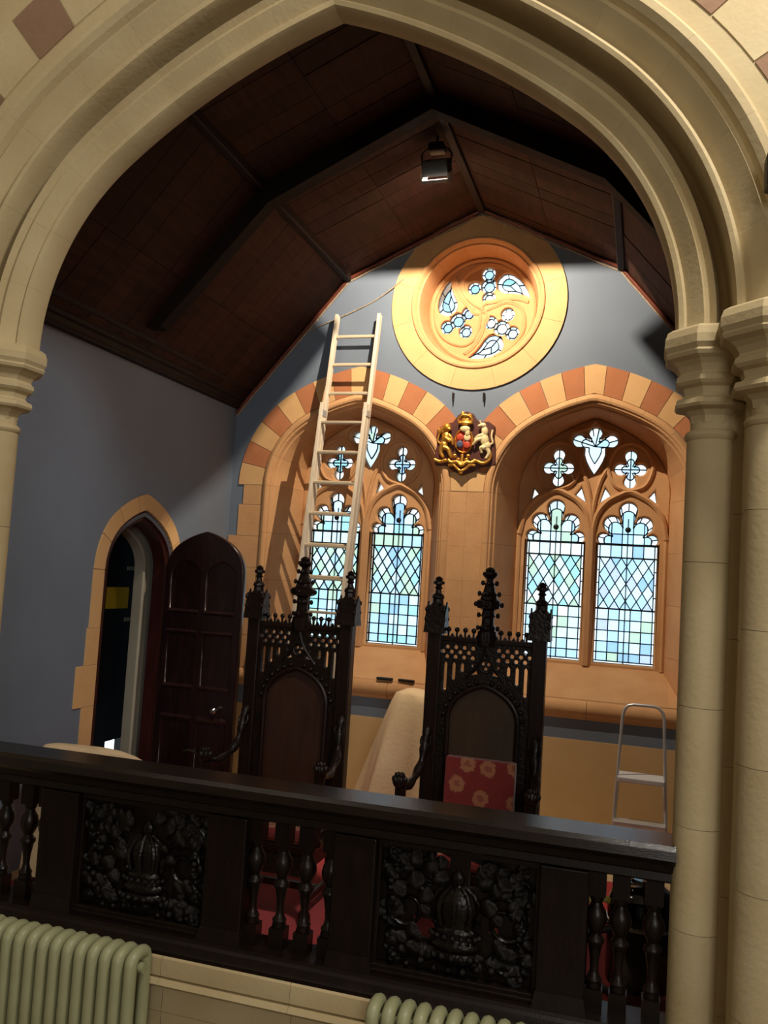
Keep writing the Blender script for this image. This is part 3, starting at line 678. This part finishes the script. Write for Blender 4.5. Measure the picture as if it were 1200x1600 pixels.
# ---- ladder
def ladder():
    L = thing('ladder', 'long pale wooden extension ladder leaning on the gable wall', 'ladder')
    def pt(z, x, off=0): t = (4.47-z)/4.47; return Vector((-1.108+.045*t+x, -.062-.90*t-off, z))
    tw, bw = .208, .200
    def stile(sg, z0, z1, off, wd):
        a0, a1 = pt(z0, sg*wd, off), pt(z1, sg*wd, off); d = (a1-a0).normalized(); nn = Vector((0,-d.z,d.y)).normalized()*.034; xx = Vector((.016,0,0))
        P = [q+s1*xx+s2*nn for q in (a0, a1) for s1, s2 in ((-1,-1),(1,-1),(1,1),(-1,1))]
        MB().add(P, [(0,3,2,1),(4,5,6,7),(0,1,5,4),(1,2,6,5),(2,3,7,6),(3,0,4,7)]).build('stile', 'ladder_wood', L, bevel=.004)
    for sg in (-1, 1):
        stile(sg, 1.9, 4.47, 0, tw); stile(sg, .0, 3.58, .075, tw)
    for k in range(9):
        z = 4.254-.28*k
        if z < 2: break
        a, b = pt(z, -tw), pt(z, tw); MB().tube([a, b], .016, 8, .8).build('rung', 'ladder_rung', L, smooth=40)
    for k in range(13):
        z = 3.40-.28*k
        if z < .1: break
        a, b = pt(z, -tw, .075), pt(z, tw, .075); MB().box(a.x, b.x, a.y-.03, a.y+.03, z-.010, z+.010).build('tread', 'ladder_rung', L, bevel=.003)
    for sg in (-1,1):
        p = pt(3.5, sg*tw, .045); MB().box(p.x-.022, p.x+.022, p.y-.06, p.y+.04, 3.46, 3.52).build('bracket', 'aluminium', L, bevel=.003)
    return L
ladder()

# ---- throne chairs
def make_chair():
    C = thing('throne_chair', 'tall carved Gothic throne in front of the leaning ladder', 'chair', (-.62,-2.2,.012), group='carved Gothic thrones on the dais')
    W, K = 'chair_wood', 'chair_carved'
    for sg in (-1, 1):
        x = sg*.325
        MB().box(x-.044, x+.044, -.044, .044, 0, 1.72).build('post', W, C, bevel=.008)
        mb = MB(); mb.frustum((x,0), 1.715, 1.76, (.068,.068), (.064,.064)).frustum((x,0), 1.76, 1.885, (.056,.056), (.056,.056))
        for a in range(4):
            q = MB().prism([(-.062,1.76),(.062,1.76),(.05,1.83),(0,1.91),(-.05,1.83)], -.064, -.054); q.xf(Matrix.Translation((x,0,0)) @ Matrix.Rotation(a*pi/2, 4, 'Z')); mb.add(q.v, q.f)
        pin = mb.build('pinnacle', K, C)
        MB().lathe([(.050,1.885),(.036,1.90),(.034,1.925),(.042,1.935),(.036,1.952),(.022,1.962),(.017,1.985),(.028,1.995),(.018,2.006),(.020,2.014),(.038,2.022),(.036,2.036),(.022,2.044),(.026,2.052),(.016,2.064),(.003,2.07)], (x,0,0), 8).build('finial', K, pin, smooth=35)
        for zc_k in (1.80, 1.86):
            for a in range(4):
                an = a*pi/2+pi/4; MB().ell((x+.078*cos(an), .078*sin(an), zc_k), (.014,.014,.018), 6, 4).build('crocket', K, pin, smooth=60)
    # centre pinnacle
    cpn = MB().lathe([(.060,1.655),(.066,1.70),(.060,1.745),(.050,1.75),(.052,1.775),(.040,1.785),(.038,1.83),(.050,1.842),(.042,1.852),(.038,1.875),(.050,1.884),(.074,1.89),(.076,1.935),(.056,1.945),(.050,1.965),(.056,1.975),(.040,1.99),(.030,2.03),(.036,2.04),(.024,2.05),(.022,2.07),(.042,2.085),(.050,2.10),(.046,2.112),(.030,2.118),(.034,2.128),(.018,2.142),(.002,2.146)], (0,0,0), 8, pi/8).build('centre_pinnacle', K, C, smooth=30)
    for z, r in ((1.765,.062),(1.845,.060),(1.912,.082),(1.978,.062),(2.045,.044)):
        for a in range(4): MB().ell((r*cos(a*pi/2), r*sin(a*pi/2), z), (.014,.014,.017), 6, 4).build('crocket', K, cpn, smooth=60)
    # pierced back
    OP = Arch(.212, 1.19, .19, rad(50), .33)
    outl = [(-.285,1.672),(-.285,.52),(-.214,.52)] + [(x, z) for x, z in OP.line(0, 12)] + [(.214,.52),(.285,.52),(.285,1.672)]
    hol = []
    for r, (z, xo) in enumerate(((1.634,.026),(1.604,.0),(1.574,.026))):
        for k in range(-6, 7):
            x = .054*k+(xo if xo else 0)
            if .075 < abs(x) < .272: hol.append([(x+.0135*cos(2*pi*i/8), z+.0135*sin(2*pi*i/8)) for i in range(8)])
    for sg in (-1, 1):
        for x, z0 in ((.250,1.36),(.197,1.428),(.144,1.480)):
            q = [(sg*x-.011,z0+.01),(sg*x,z0),(sg*x+.011,z0+.01),(sg*x+.011,1.528),(sg*x,1.545),(sg*x-.011,1.528)]; hol.append(q)
        hol.append([(sg*.045,1.478),(sg*.085,1.470),(sg*.055,1.500)]); hol.append([(sg*.075,1.515),(sg*.088,1.525),(sg*.078,1.545)])
    for a in range(3):
        an = a*2*pi/3+.5; hol.append([(.004+.019*cos(an)+.011*cos(t), 1.535+.019*sin(an)+.011*sin(t)) for t in [2*pi*i/8 for i in range(8)]])
    link('pierced_back', plate([outl]+hol, -.018, .018, .003), K, C)
    MB().box(-.29,.29,-.028,.028,1.668,1.700).build('crest_rail', W, C, bevel=.006)
    for sg in (-1, 1):
        for k in range(4):
            x = sg*(.085+.053*k); MB().ell((x,0,1.742), (.017,.014,.017), 8, 5).build('crest_knob', K, C, smooth=60); MB().box(x-.006,x+.006,-.007,.007,1.698,1.73).build('crest_stem', K, C)
        for k in range(4): x = sg*(.060+.053*k); MB().prism([(x-.016,1.698),(x+.016,1.698),(x,1.722)], -.006, .006).build('crest_spike', K, C)
    MB().tube([(x, -.022, z) for x, z in [(-.214,.55)]+OP.line(.006, 12)+[(.214,.55)]], .016, 8).build('arch_moulding', W, C, smooth=40)
    for k in range(-7, 8):
        if k == 0: continue
        q = OP.P(.036, k/7.6); MB().ell((q[0],-.02,q[1]), (.016,.018,.016), 7, 5).build('crocket', K, C, smooth=60)
    for sg in (-1, 1): MB().tube(spline([(sg*.12,-.022,1.445),(sg*.075,-.022,1.50),(sg*.035,-.022,1.555),(sg*.012,-.022,1.61),(0,-.022,1.665)], 4), .009, 6).build('ogee_gable', K, C, smooth=50)
    MB().tube([(.004+.042*cos(2*pi*i/20), -.02, 1.535+.042*sin(2*pi*i/20)) for i in range(20)], .007, 6, closed=True).build('roundel', K, C, smooth=50)
    MB().prism(OP.line(.012, 12, .50), .004, .026).build('back_panel', 'chair_panel', C)
    # seat, apron, cushion
    MB().box(-.37,.37,-.54,.03,.40,.445).build('seat', W, C, bevel=.008)
    MB().box(-.34,.34,-.53,-.505,.27,.40).build('apron', K, C, bevel=.006)
    for sg in (-1,1): MB().box(sg*.33-.012,sg*.33+.012,-.5,0,.30,.40).build('seat_rail', W, C)
    cu_ = MB(); n = 12
    cu_.box(-.325,.325,-.53,-.05,.445,.53).build('seat_cushion', 'fabric_red', C, bevel=.03)
    # arms
    for sg in (-1, 1):
        P = spline([(sg*.335,-.03,1.13),(sg*.338,-.07,1.06),(sg*.342,-.085,.98),(sg*.350,-.13,.90),(sg*.362,-.24,.845),(sg*.372,-.36,.83),(sg*.378,-.47,.855)], 5)
        arm = MB().tube(P, [.026+.006*sin(i*.9) for i in range(len(P))], 8).build('arm', K, C, smooth=60)
        MB().tube([(sg*.335+.03*cos(t), -.07+.03*sin(t)*.6, 1.05+.035*sin(t)) for t in [2*pi*i/12 for i in range(12)]], .010, 6, closed=True).build('arm_scroll', K, arm, smooth=60)
        kb = MB(); kb.ell((sg*.378,-.49,.885), (.042,.042,.042), 10, 7)
        for a in range(6): kb.ell((sg*.378+.032*cos(a*pi/3), -.49+.032*sin(a*pi/3), .895), (.016,.016,.022), 6, 4); kb.ell((sg*.378+.020*cos(a*pi/3), -.49+.020*sin(a*pi/3), .922), (.012,.012,.014), 6, 4)
        kb.build('arm_knob', K, arm, smooth=60)
        MB().lathe([(.034,.445),(.036,.47),(.022,.49),(.030,.55),(.036,.60),(.022,.66),(.020,.70),(.030,.74),(.020,.77),(.032,.80),(.034,.85)], (sg*.372,-.48,0), 12).build('arm_support', W, C, smooth=40)
        MB().lathe([(.030,0),(.040,.02),(.036,.05),(.022,.08),(.032,.16),(.040,.22),(.026,.27),(.040,.29),(.040,.40)], (sg*.33,-.48,0), 12).build('leg', W, C, smooth=40)
        MB().box(sg*.325-.014,sg*.325+.014,-.46,-.03,.10,.14).build('stretcher', W, C, bevel=.004)
    MB().box(-.31,.31,-.26,-.22,.10,.14).build('stretcher', W, C, bevel=.004)
    return C
ch1 = make_chair()
ch2 = copy_tree(ch1, (.62,-2.2,.012), 0, 'tall carved Gothic throne with red cloth showing on its lower back')
for o in list(bpy.data.objects):
    if o.parent == ch1 and o.name.startswith('back_panel'):
        o.data = o.data.copy(); o.data.materials[0] = MATS['chair_panel_red']
# red patterned back cushion on the right throne
MB().box(-.212,.212,-.045,.045,0,.445).build('back_cushion', 'fabric_red', bevel=.008, loc=None)
bc = bpy.data.objects['back_cushion']; bc.location = (.635,-2.295,.546); bc.rotation_euler = (rad(-4),0,0)
tag(bc, 'red cushion with pale flower pattern propped on the right throne', 'cushion')

# ---- balustrade
B = thing('balustrade', 'dark carved oak balustrade with turned balusters across the arch', 'balustrade', (0,-3.75,0))
X0, X1 = -1.725, 1.70
MB().prism([(-.125,1.010),(-.118,1.045),(-.10,1.062),(.10,1.062),(.12,1.045),(.125,1.01),(.10,.985),(-.10,.985)], X0, X1, 'x').build('handrail', 'oak_rail', B, smooth=30)
MB().prism([(-.095,.985),(-.085,.955),(-.07,.945),(-.075,.915),(-.06,.905),(.06,.905),(.085,.955),(.095,.985)], X0, X1, 'x').build('rail_moulding', 'oak_dark', B, smooth=30)
MB().prism([(-.135,.235),(-.135,.275),(-.125,.285),(-.115,.31),(-.10,.32),(-.095,.335),(.10,.335),(.135,.27),(.135,.235)], X0, X1, 'x').build('base_moulding', 'oak_dark', B, smooth=30)
posts = [(-1.297,-1.085),(-.374,-.176),(.255,.451),(1.169,1.366)]
for a, b in posts: MB().box(a, b, -.075, .075, .335, .905).build('post', 'oak_dark', B, bevel=.006); 
for a, b in posts: MB().frustum(((a+b)/2,0), .335, .40, ((b-a)/2+.012,.09), ((b-a)/2,.078)).build('post_foot', 'oak_dark', B)
bal = [(.030,.335),(.036,.345),(.036,.41)]
def make_baluster():
    mb = MB(); mb.box(-.036,.036,-.036,.036,.335,.425).box(-.036,.036,-.036,.036,.80,.905)
    mb.lathe([(.030,.425),(.034,.435),(.030,.447),(.034,.46),(.022,.478),(.017,.50),(.019,.54),(.026,.58),(.030,.60),(.038,.612),(.038,.622),(.028,.632),(.022,.645),(.030,.66),(.042,.685),(.045,.71),(.040,.735),(.028,.755),(.022,.77),(.030,.785),(.032,.80)], seg=14)
    return mb.mesh('baluster', 45)
bm_ = make_baluster()
for x in (-1.70,-1.555,-1.411,-1.305+.0,-.148,-.012,.108,.226,1.40,1.497,1.628):
    link('baluster', bm_, 'oak_dark', B, loc=(x,0,0))
# carved panels
def leaf_mesh():
    mb = MB(); R = []
    for i in range(6):
        t = i/5; w = .5*sin(pi*(t*.9+.06))**.8; y = -.22*sin(pi*t)-.1*t
        R.append([(-w, y+.10, t), (-w*.5, y-.05, t), (0, y+.02, t), (w*.5, y-.05, t), (w, y+.10, t), (0, y+.16, t)])
    mb.rings(R); return mb.mesh('leaf', 70)
LEAF = leaf_mesh()
BERRY = MB().ell((0,0,0), (1,1,1), 8, 5).mesh('berry', 60)
def spiral(cx, cz, r0, r1, a0, a1, n=26, y=0): return [(cx+(r0+(r1-r0)*i/n)*cos(a0+(a1-a0)*i/n), y-.012*sin(pi*i/n), cz+(r0+(r1-r0)*i/n)*sin(a0+(a1-a0)*i/n)) for i in range(n+1)]
def carved_panel(x0, x1):
    cx = (x0+x1)/2; hw = (x1-x0)/2; z0, z1 = .335, .905
    P = link('carved_panel', MB().box(-hw,hw,-.05,.05,z0,z0+.035).box(-hw,hw,-.06,.04,z0-.0,z0+.018).box(-hw,hw,-.045,.045,z1-.025,z1).box(-hw,-hw+.018,-.04,.04,z0,z1).box(hw-.018,hw,-.04,.04,z0,z1).mesh('carved_panel'), 'oak_dark', B, .004, (cx,0,0))
    K = 'oak_carved'
    hz = [] if cx < 0 else [[(-.20,.50),(-.11,.49),(-.10,.57),(-.19,.58)],[(-.13,.72),(-.05,.74),(-.04,.85),(-.10,.87)],[(.05,.74),(.13,.73),(.12,.83),(.05,.85)],[(.14,.56),(.19,.55),(.18,.60)]]
    link('ground', plate([[(-hw,z0),(hw,z0),(hw,z1),(-hw,z1)]]+hz, .008, .024, .002), 'oak_dark', P)
    # crown over a bowl in the middle
    MB().lathe([(.02,.40),(.075,.41),(.105,.435),(.115,.455),(.100,.468),(.108,.478),(.118,.492),(.112,.508),(.095,.515),(.090,.53),(.100,.545),(.098,.56),(.080,.568),(.082,.60),(.098,.645),(.090,.69),(.062,.72),(.028,.735),(.024,.75),(.034,.765),(.028,.785),(.010,.80),(.002,.81)], (0,0,0), 16, 0, .5).build('crown', K, P, smooth=50)
    for i in range(9):
        a = pi+pi*(i+.5)/9; link('berry', BERRY, K, P, loc=(.108*cos(a), .056*sin(a), .535)).scale = (.013,)*3
        link('berry', BERRY, K, P, loc=(.122*cos(a), .063*sin(a), .455)).scale = (.015,)*3
        if i % 2 == 0: MB().tube([(.105*cos(a)*k, .055*sin(a)*k, z) for k, z in ((.85,.575),(1.0,.62),(1.02,.66),(.75,.71),(.3,.74))], .010, 6).build('crown_arch', K, P, smooth=50)
    for sg in (-1, 1):
        for (sx, sz, r0, r1, a0, a1, w) in ((.215,.62,.125,.03,rad(200),rad(-330),.017),(.245,.76,.085,.02,rad(-60),rad(380),.015),(.225,.475,.085,.02,rad(60),rad(-400),.015),(.120,.80,.06,.015,rad(-100),rad(300),.012)):
            sp = spiral(sg*sx, sz, r0, r1, a0 if sg > 0 else pi-a0, a1 if sg > 0 else pi-a1)
            MB().tube(sp, [w*(1-.55*i/len(sp)) for i in range(len(sp))], 6, 1.3).build('scroll', K, P, smooth=60)
            for j in range(2, 22, 4):
                q = Vector(sp[j]); d = Vector(sp[j+1])-q; an = math.atan2(d.x, d.z)
                o = link('leaf', LEAF, K, P, loc=(q.x, -.018, q.z)); o.rotation_euler = (random.uniform(-.3,.2), an+random.choice((-.7,.7))+random.uniform(-.3,.3), 0); s = random.uniform(.055,.085); o.scale = (s, s*.8, s)
        for j in range(13):      # border foliage
            u = (j+.5)/13; z = z0+.05+u*(z1-z0-.09); x = sg*(hw-.045+random.uniform(-.02,.012))
            o = link('leaf', LEAF, K, P, loc=(x, -.01, z)); o.rotation_euler = (random.uniform(-.5,.2), random.uniform(-1.6,1.6)+(pi/2 if sg < 0 else -pi/2)*.6, random.uniform(-.4,.4)); s = random.uniform(.05,.08); o.scale = (s, s, s)
            link('berry', BERRY, K, P, loc=(sg*(hw-.075+random.uniform(-.03,.03)), -.03, z+random.uniform(-.02,.02))).scale = (random.uniform(.010,.017),)*3
    for j in range(20):          # foliage along the foot and head
        x = -hw+.05+(2*hw-.1)*(j+.5)/20
        for z, tz in ((z0+.065,0),(z1-.055,pi)):
            if tz and abs(x) < .12: continue
            o = link('leaf', LEAF, K, P, loc=(x, -.012, z+random.uniform(-.015,.02))); o.rotation_euler = (random.uniform(-.4,.2), tz+random.uniform(-1.2,1.2), random.uniform(-.4,.4)); s = random.uniform(.05,.08); o.scale = (s, s, s)
        if j % 2: link('berry', BERRY, K, P, loc=(x, -.035, z0+.06+random.uniform(-.01,.03))).scale = (random.uniform(.011,.018),)*3
carved_panel(-1.085, -.374); carved_panel(.451, 1.169)

# ---- royal arms on the pier
A = thing('coat_of_arms', 'gilded carved royal arms with lion and unicorn between the windows', 'coat of arms', (-.035,-.015,3.285))
kf = .00068
def q2(x, y): return ((x-600)*kf, (620-y)*kf)
bo = [(600,200),(690,235),(740,310),(800,335),(900,335),(985,400),(975,520),(1000,640),(1015,780),(1020,905),(930,925),(840,930),(730,1000),(590,1052),(470,1000),(385,935),(225,930),(190,860),(205,740),(225,640),(205,540),(215,450),(300,380),(420,350),(490,250)]
link('backboard', plate([[q2(*p) for p in bo][::-1]], -.025, .0, .006), 'arms_backing', A)
def blob(name, mat, els, tubes=(), vox=.005, parent=A):
    mb = MB()
    for x, y, dep, rx, ry, rz, an in els:
        p = q2(x, y); mb.ell((p[0], -.025-dep, p[1]), (rx*kf, ry*kf, rz*kf), 12, 8, Matrix.Rotation(rad(an), 3, 'Y'))
    for pts, rr in tubes: mb.tube(spline([(q2(x, y)[0], -.025-d, q2(x, y)[1]) for x, y, d in pts], 4), [rr[0]*kf+(rr[1]-rr[0])*kf*i/((len(pts)-1)*4) for i in range((len(pts)-1)*4+1)], 8)
    o = mb.build(name, mat, parent); m = o.modifiers.new('remesh', 'REMESH'); m.mode = 'VOXEL'; m.voxel_size = vox; m.use_smooth_shade = True; return o
blob('lion', 'gold', [(355,430,.03,62,52,60,0),(300,470,.02,45,40,55,0),(395,455,.045,28,30,24,0),(345,560,.022,58,45,85,12),(325,660,.02,62,45,62,0)],
     [([(385,520,.03),(430,580,.035),(450,660,.03)],(26,18)), ([(310,540,.03),(390,600,.045),(415,620,.04)],(26,20)), ([(320,690,.03),(390,720,.03),(420,790,.03),(440,830,.02)],(36,22)), ([(300,690,.02),(290,760,.02),(330,830,.025)],(38,22)), ([(285,650,.01),(235,600,.012),(250,520,.012),(240,440,.012)],(14,16))])
blob('unicorn', 'cream_white', [(840,395,.03,40,38,34,25),(795,400,.035,34,26,20,-20),(860,470,.025,45,38,70,-10),(860,580,.022,60,42,90,-14),(890,660,.02,62,42,58,0)],
     [([(845,520,.03),(780,540,.04),(735,590,.04)],(26,16)), ([(840,560,.03),(760,600,.045),(715,660,.035)],(26,16)), ([(880,690,.03),(820,690,.03),(835,760,.02)],(34,18)), ([(900,690,.02),(930,760,.02),(890,830,.02)],(34,18)), ([(930,640,.01),(970,620,.012),(950,540,.012),(960,450,.012)],(12,16)), ([(815,375,.04),(790,340,.045),(830,330,.03)],(10,4))])
sh_ = blob('shield', 'shield_red', [(590,600,.012,110,45,150,0)], vox=.006)
for i, (x, y, m) in enumerate(((545,560,'shield_red'),(640,560,'cream_white'),(545,650,'shield_blue'),(640,660,'shield_red'))):
    blob('quartering', m, [(x,y,.05,48,9,48,0)], parent=sh_)
MB().tube([(q2(590,600)[0]+.078*cos(t), -.05, q2(590,600)[1]+.105*sin(t)) for t in [2*pi*i/28 for i in range(28)]], .010, 6, closed=True).build('garter', 'gold', A, smooth=60)
blob('crest_crown', 'gold', [(600,370,.03,95,40,28,0),(600,330,.02,80,40,60,0),(560,240,.03,26,26,32,0),(650,270,.03,40,30,30,0),(600,275,.04,30,26,30,0)], [([(520,380,.04),(510,320,.045),(560,270,.05),(600,262,.05)],(16,12)), ([(680,380,.04),(690,320,.045),(650,280,.05),(600,262,.05)],(16,12))])
blob('helm_lion', 'cream_white', [(605,450,.05,70,30,44,0),(640,500,.05,34,22,50,0)])
blob('scroll_motto', 'gold', [], [([(390,850,.02),(440,890,.03),(520,880,.03),(575,930,.04),(640,880,.03),(700,890,.03),(760,850,.02)],(26,26)), ([(400,930,.02),(470,925,.03),(530,975,.03),(575,1000,.035),(630,970,.03),(690,920,.03),(760,925,.02)],(20,20)), ([(200,850,.02),(280,880,.02),(370,860,.02)],(22,28)), ([(760,860,.02),(860,890,.02),(940,840,.02),(950,760,.02),(910,720,.02)],(24,14)), ([(580,780,.02),(578,900,.03)],(26,18))])
for x, y in ((480,800),(660,800),(530,850),(640,850),(575,1020)): blob('flower', 'gold', [(x,y,.03,30,22,26,0)])

# ---- wall hooks, cable
for x, lb in ((-.171,'rusty iron hook on the gable wall above the royal arms, left one'),(.109,'rusty iron hook on the gable wall above the royal arms, right one')):
    tag(MB().tube([(x,.0,3.735),(x,-.03,3.735),(x,-.035,3.70),(x,-.03,3.655)], [.010,.010,.009,.005], 6).build('wall_hook', 'iron', smooth=50), lb, 'hook', 'iron wall hooks')
tag(MB().tube(spline([(-1.70,-.008,4.31),(-1.51,-.008,4.392),(-1.226,-.01,4.505),(-.98,-.008,4.621),(-.80,-.022,4.737),(-.70,-.022,4.82)], 6), .006, 6).build('cable', 'plaster_edge', smooth=60), 'thin pale cable strung from the gable edge to the rose window ring', 'cable')

# ---- small dark blocks on the window ledge
for x, y, rz, lb in ((-.655,-.015,.03,'flat dark block on the ledge nearest the left throne'),(-.455,-.01,-.12,'flat grey-brown block on the ledge beside the dust sheet')):
    o = MB().box(-.075,.075,-.022,.022,0,.022).build('flat_block', 'black_rubber' if x < -.5 else 'iron', bevel=.008, loc=(x,y,1.127)); o.rotation_euler = (0,0,rz); tag(o, lb, 'block')

# ---- dust sheets
def drape(name, c, half, ztop, spread, folds, label, seed, tilt=0):
    rng = random.Random(seed); ph = [rng.uniform(0, 6.28) for _ in range(4)]; mb = MB(); R = []
    n = 72; lv = 22
    for i in range(lv+1):
        t = i/lv
        ring = []
        for k in range(n):
            a = 2*pi*k/n; ca, sa = cos(a), sin(a); e = 3.2-1.0*t
            rr = 1/((abs(ca)**e+abs(sa)**e)**(1/e))
            if t < .18: f = .12+.88*sin(t/.18*pi/2)**.7; z = ztop-.035*(t/.18)**3+tilt*half[0]*ca*rr*f+.006*sin(3*a+ph[0])
            else:
                u = (t-.18)/.82; f = 1+spread*u**.8*(1+.22*sin(folds*a+ph[1])*u+.10*sin((folds*2+1)*a+ph[2])*u); z = (ztop-.035)*(1-u)+.016+tilt*half[0]*ca*rr*(1-u)
                f += .02*sin(folds*a+ph[1])
            ring.append((half[0]*rr*ca*f, half[1]*rr*sa*f, z))
        R.append(ring)
    mb.rings(R); o = mb.build(name, 'cloth_cream', smooth=70, loc=(c[0],c[1],0)); return tag(o, label, 'dust sheet', 'cream dust sheets')
drape('dust_sheet', (-.16,-.72), (.17,.17), 1.155, 1.9, 7, 'cream dust sheet draped to a tall cone between the thrones', 3)
drape('dust_sheet', (-1.70,-2.84), (.33,.13), .875, .30, 9, 'cream dust sheet over a low piece behind the left balusters', 5, -.05)

# ---- step stool
st = thing('step_stool', 'aluminium folding step stool with tall hoop handle by the right column', 'step stool', (1.575,-.55,0))
def hoop():
    lo, hi, zt = .205, .150, 1.18; P = [(-lo,-.03,.014)]
    P += [(-hi-.004,.06,1.09),(-hi+.008,.065,1.14),(-hi+.035,.067,1.172),(-hi+.075,.068,1.182),(hi-.075,.068,1.182),(hi-.035,.067,1.172),(hi-.008,.065,1.14),(hi+.004,.06,1.09),(lo,-.03,.014)]
    return P
MB().tube(hoop(), .0125, 10).build('hoop_frame', 'aluminium', st, smooth=50)
MB().box(-.172,.172,-.04,.20,.605,.645).build('platform', 'plastic_white', st, bevel=.008)
MB().box(-.190,.190,-.09,.04,.29,.325).build('tread', 'aluminium', st, bevel=.006)
for sg in (-1, 1):
    MB().tube([(sg*.165,.06,.63),(sg*.20,.36,.014)], .0115, 8).build('rear_leg', 'aluminium', st, smooth=50)
    for y in (-.03,.36): MB().lathe([(.017,.0),(.018,.03),(.013,.04)], (sg*.20+sg*.004*(y<0),y,0), 10).build('rubber_foot', 'black_rubber', st)
MB().tube([(-.195,.30,.14),(.195,.30,.14)], .009, 8).build('rear_brace', 'aluminium', st, smooth=50)

# ---- vacuum cleaner
V = thing('vacuum_cleaner', 'black drum vacuum cleaner behind the balusters by the right column', 'vacuum cleaner', (1.59,-2.80,.012))
MB().lathe([(0,.06),(.14,.06),(.165,.075),(.170,.10),(.172,.36),(.160,.37),(0,.37)], seg=28).build('tub', 'black_gloss', V, smooth=40)
MB().lathe([(.160,.368),(.178,.372),(.180,.386),(.165,.392)], seg=28).build('rim_band', 'steel', V, smooth=40)
MB().lathe([(.170,.39),(.172,.43),(.165,.48),(.145,.53),(.10,.56),(.06,.57),(.05,.585),(0,.588)], seg=28).build('lid', 'black_gloss', V, smooth=40)
for a in range(4): MB().ell((.12*cos(a*pi/2+.7),.12*sin(a*pi/2+.7),.03), (.022,.022,.030), 10, 6).build('caster', 'black_rubber', V, smooth=60)
MB().tube(spline([(-.13,-.02,.44),(-.18,-.06,.475),(-.24,-.06,.465),(-.30,-.04,.43),(-.34,-.02,.36)], 5), .017, 10).build('hose', 'yellow_plastic', V, smooth=60)
MB().tube(spline([(-.12,-.10,.36),(-.22,-.12,.33),(-.32,-.10,.28),(-.36,-.05,.16),(-.30,.0,.06),(-.15,-.05,.02),(.0,-.25,.02)], 5), .018, 10).build('wand', 'black_rubber', V, smooth=60)

# ---- radiators
def radiator(x0, n, label):
    r = thing('radiator', label, 'radiator', (x0,-4.035,-.5), group='cast iron radiators under the balustrade')
    P = [(0,-.060,.10)] + [(0,-.060,.79)] + [(0,-.060*cos(t),.79+.034*sin(t)) for t in [pi*i/8 for i in range(1, 8)]] + [(0,.060,.79),(0,.060,.10)] + [(0,.060*cos(t),.10-.03*sin(t)) for t in [pi*i/8 for i in range(1, 8)]]
    mb = MB(); mb.tube(P, .0285, 10, 1, closed=True)
    hub = MB().lathe([(.024,-.034),(.024,.034)], seg=10).xf(Matrix.Rotation(pi/2, 4, 'Y'))
    for z in (.14,.76): k = MB().add(hub.v, hub.f).xf(Matrix.Translation((0,0,z))); mb.add(k.v, k.f)
    me = mb.mesh('section', 50)
    for i in range(n): link('section', me, 'radiator_paint', r, loc=(.065*i,0,0))
    for i in (0, n-1):
        for y in (-.06,.06): MB().lathe([(.028,0),(.022,.04),(.024,.10)], (.065*i,y,0), 10).build('foot', 'radiator_paint', r, smooth=50)
    return r
radiator(-.56-.065*18, 19, 'sage green cast iron radiator under the left of the balustrade')
radiator(.555, 17, 'sage green cast iron radiator under the right of the balustrade')

# ---- black fitting on the arch wall at the right edge
k = thing('loudspeaker', 'small black fitting on the arch wall at the right edge', 'loudspeaker', (1.965,-4.06,3.66))
MB().box(-.05,.05,-.17,-.07,-.06,.07).build('cabinet', 'black_metal', k, bevel=.01)
MB().box(-.012,.012,-.07,-.0,-.012,.012).build('bracket', 'black_metal', k)
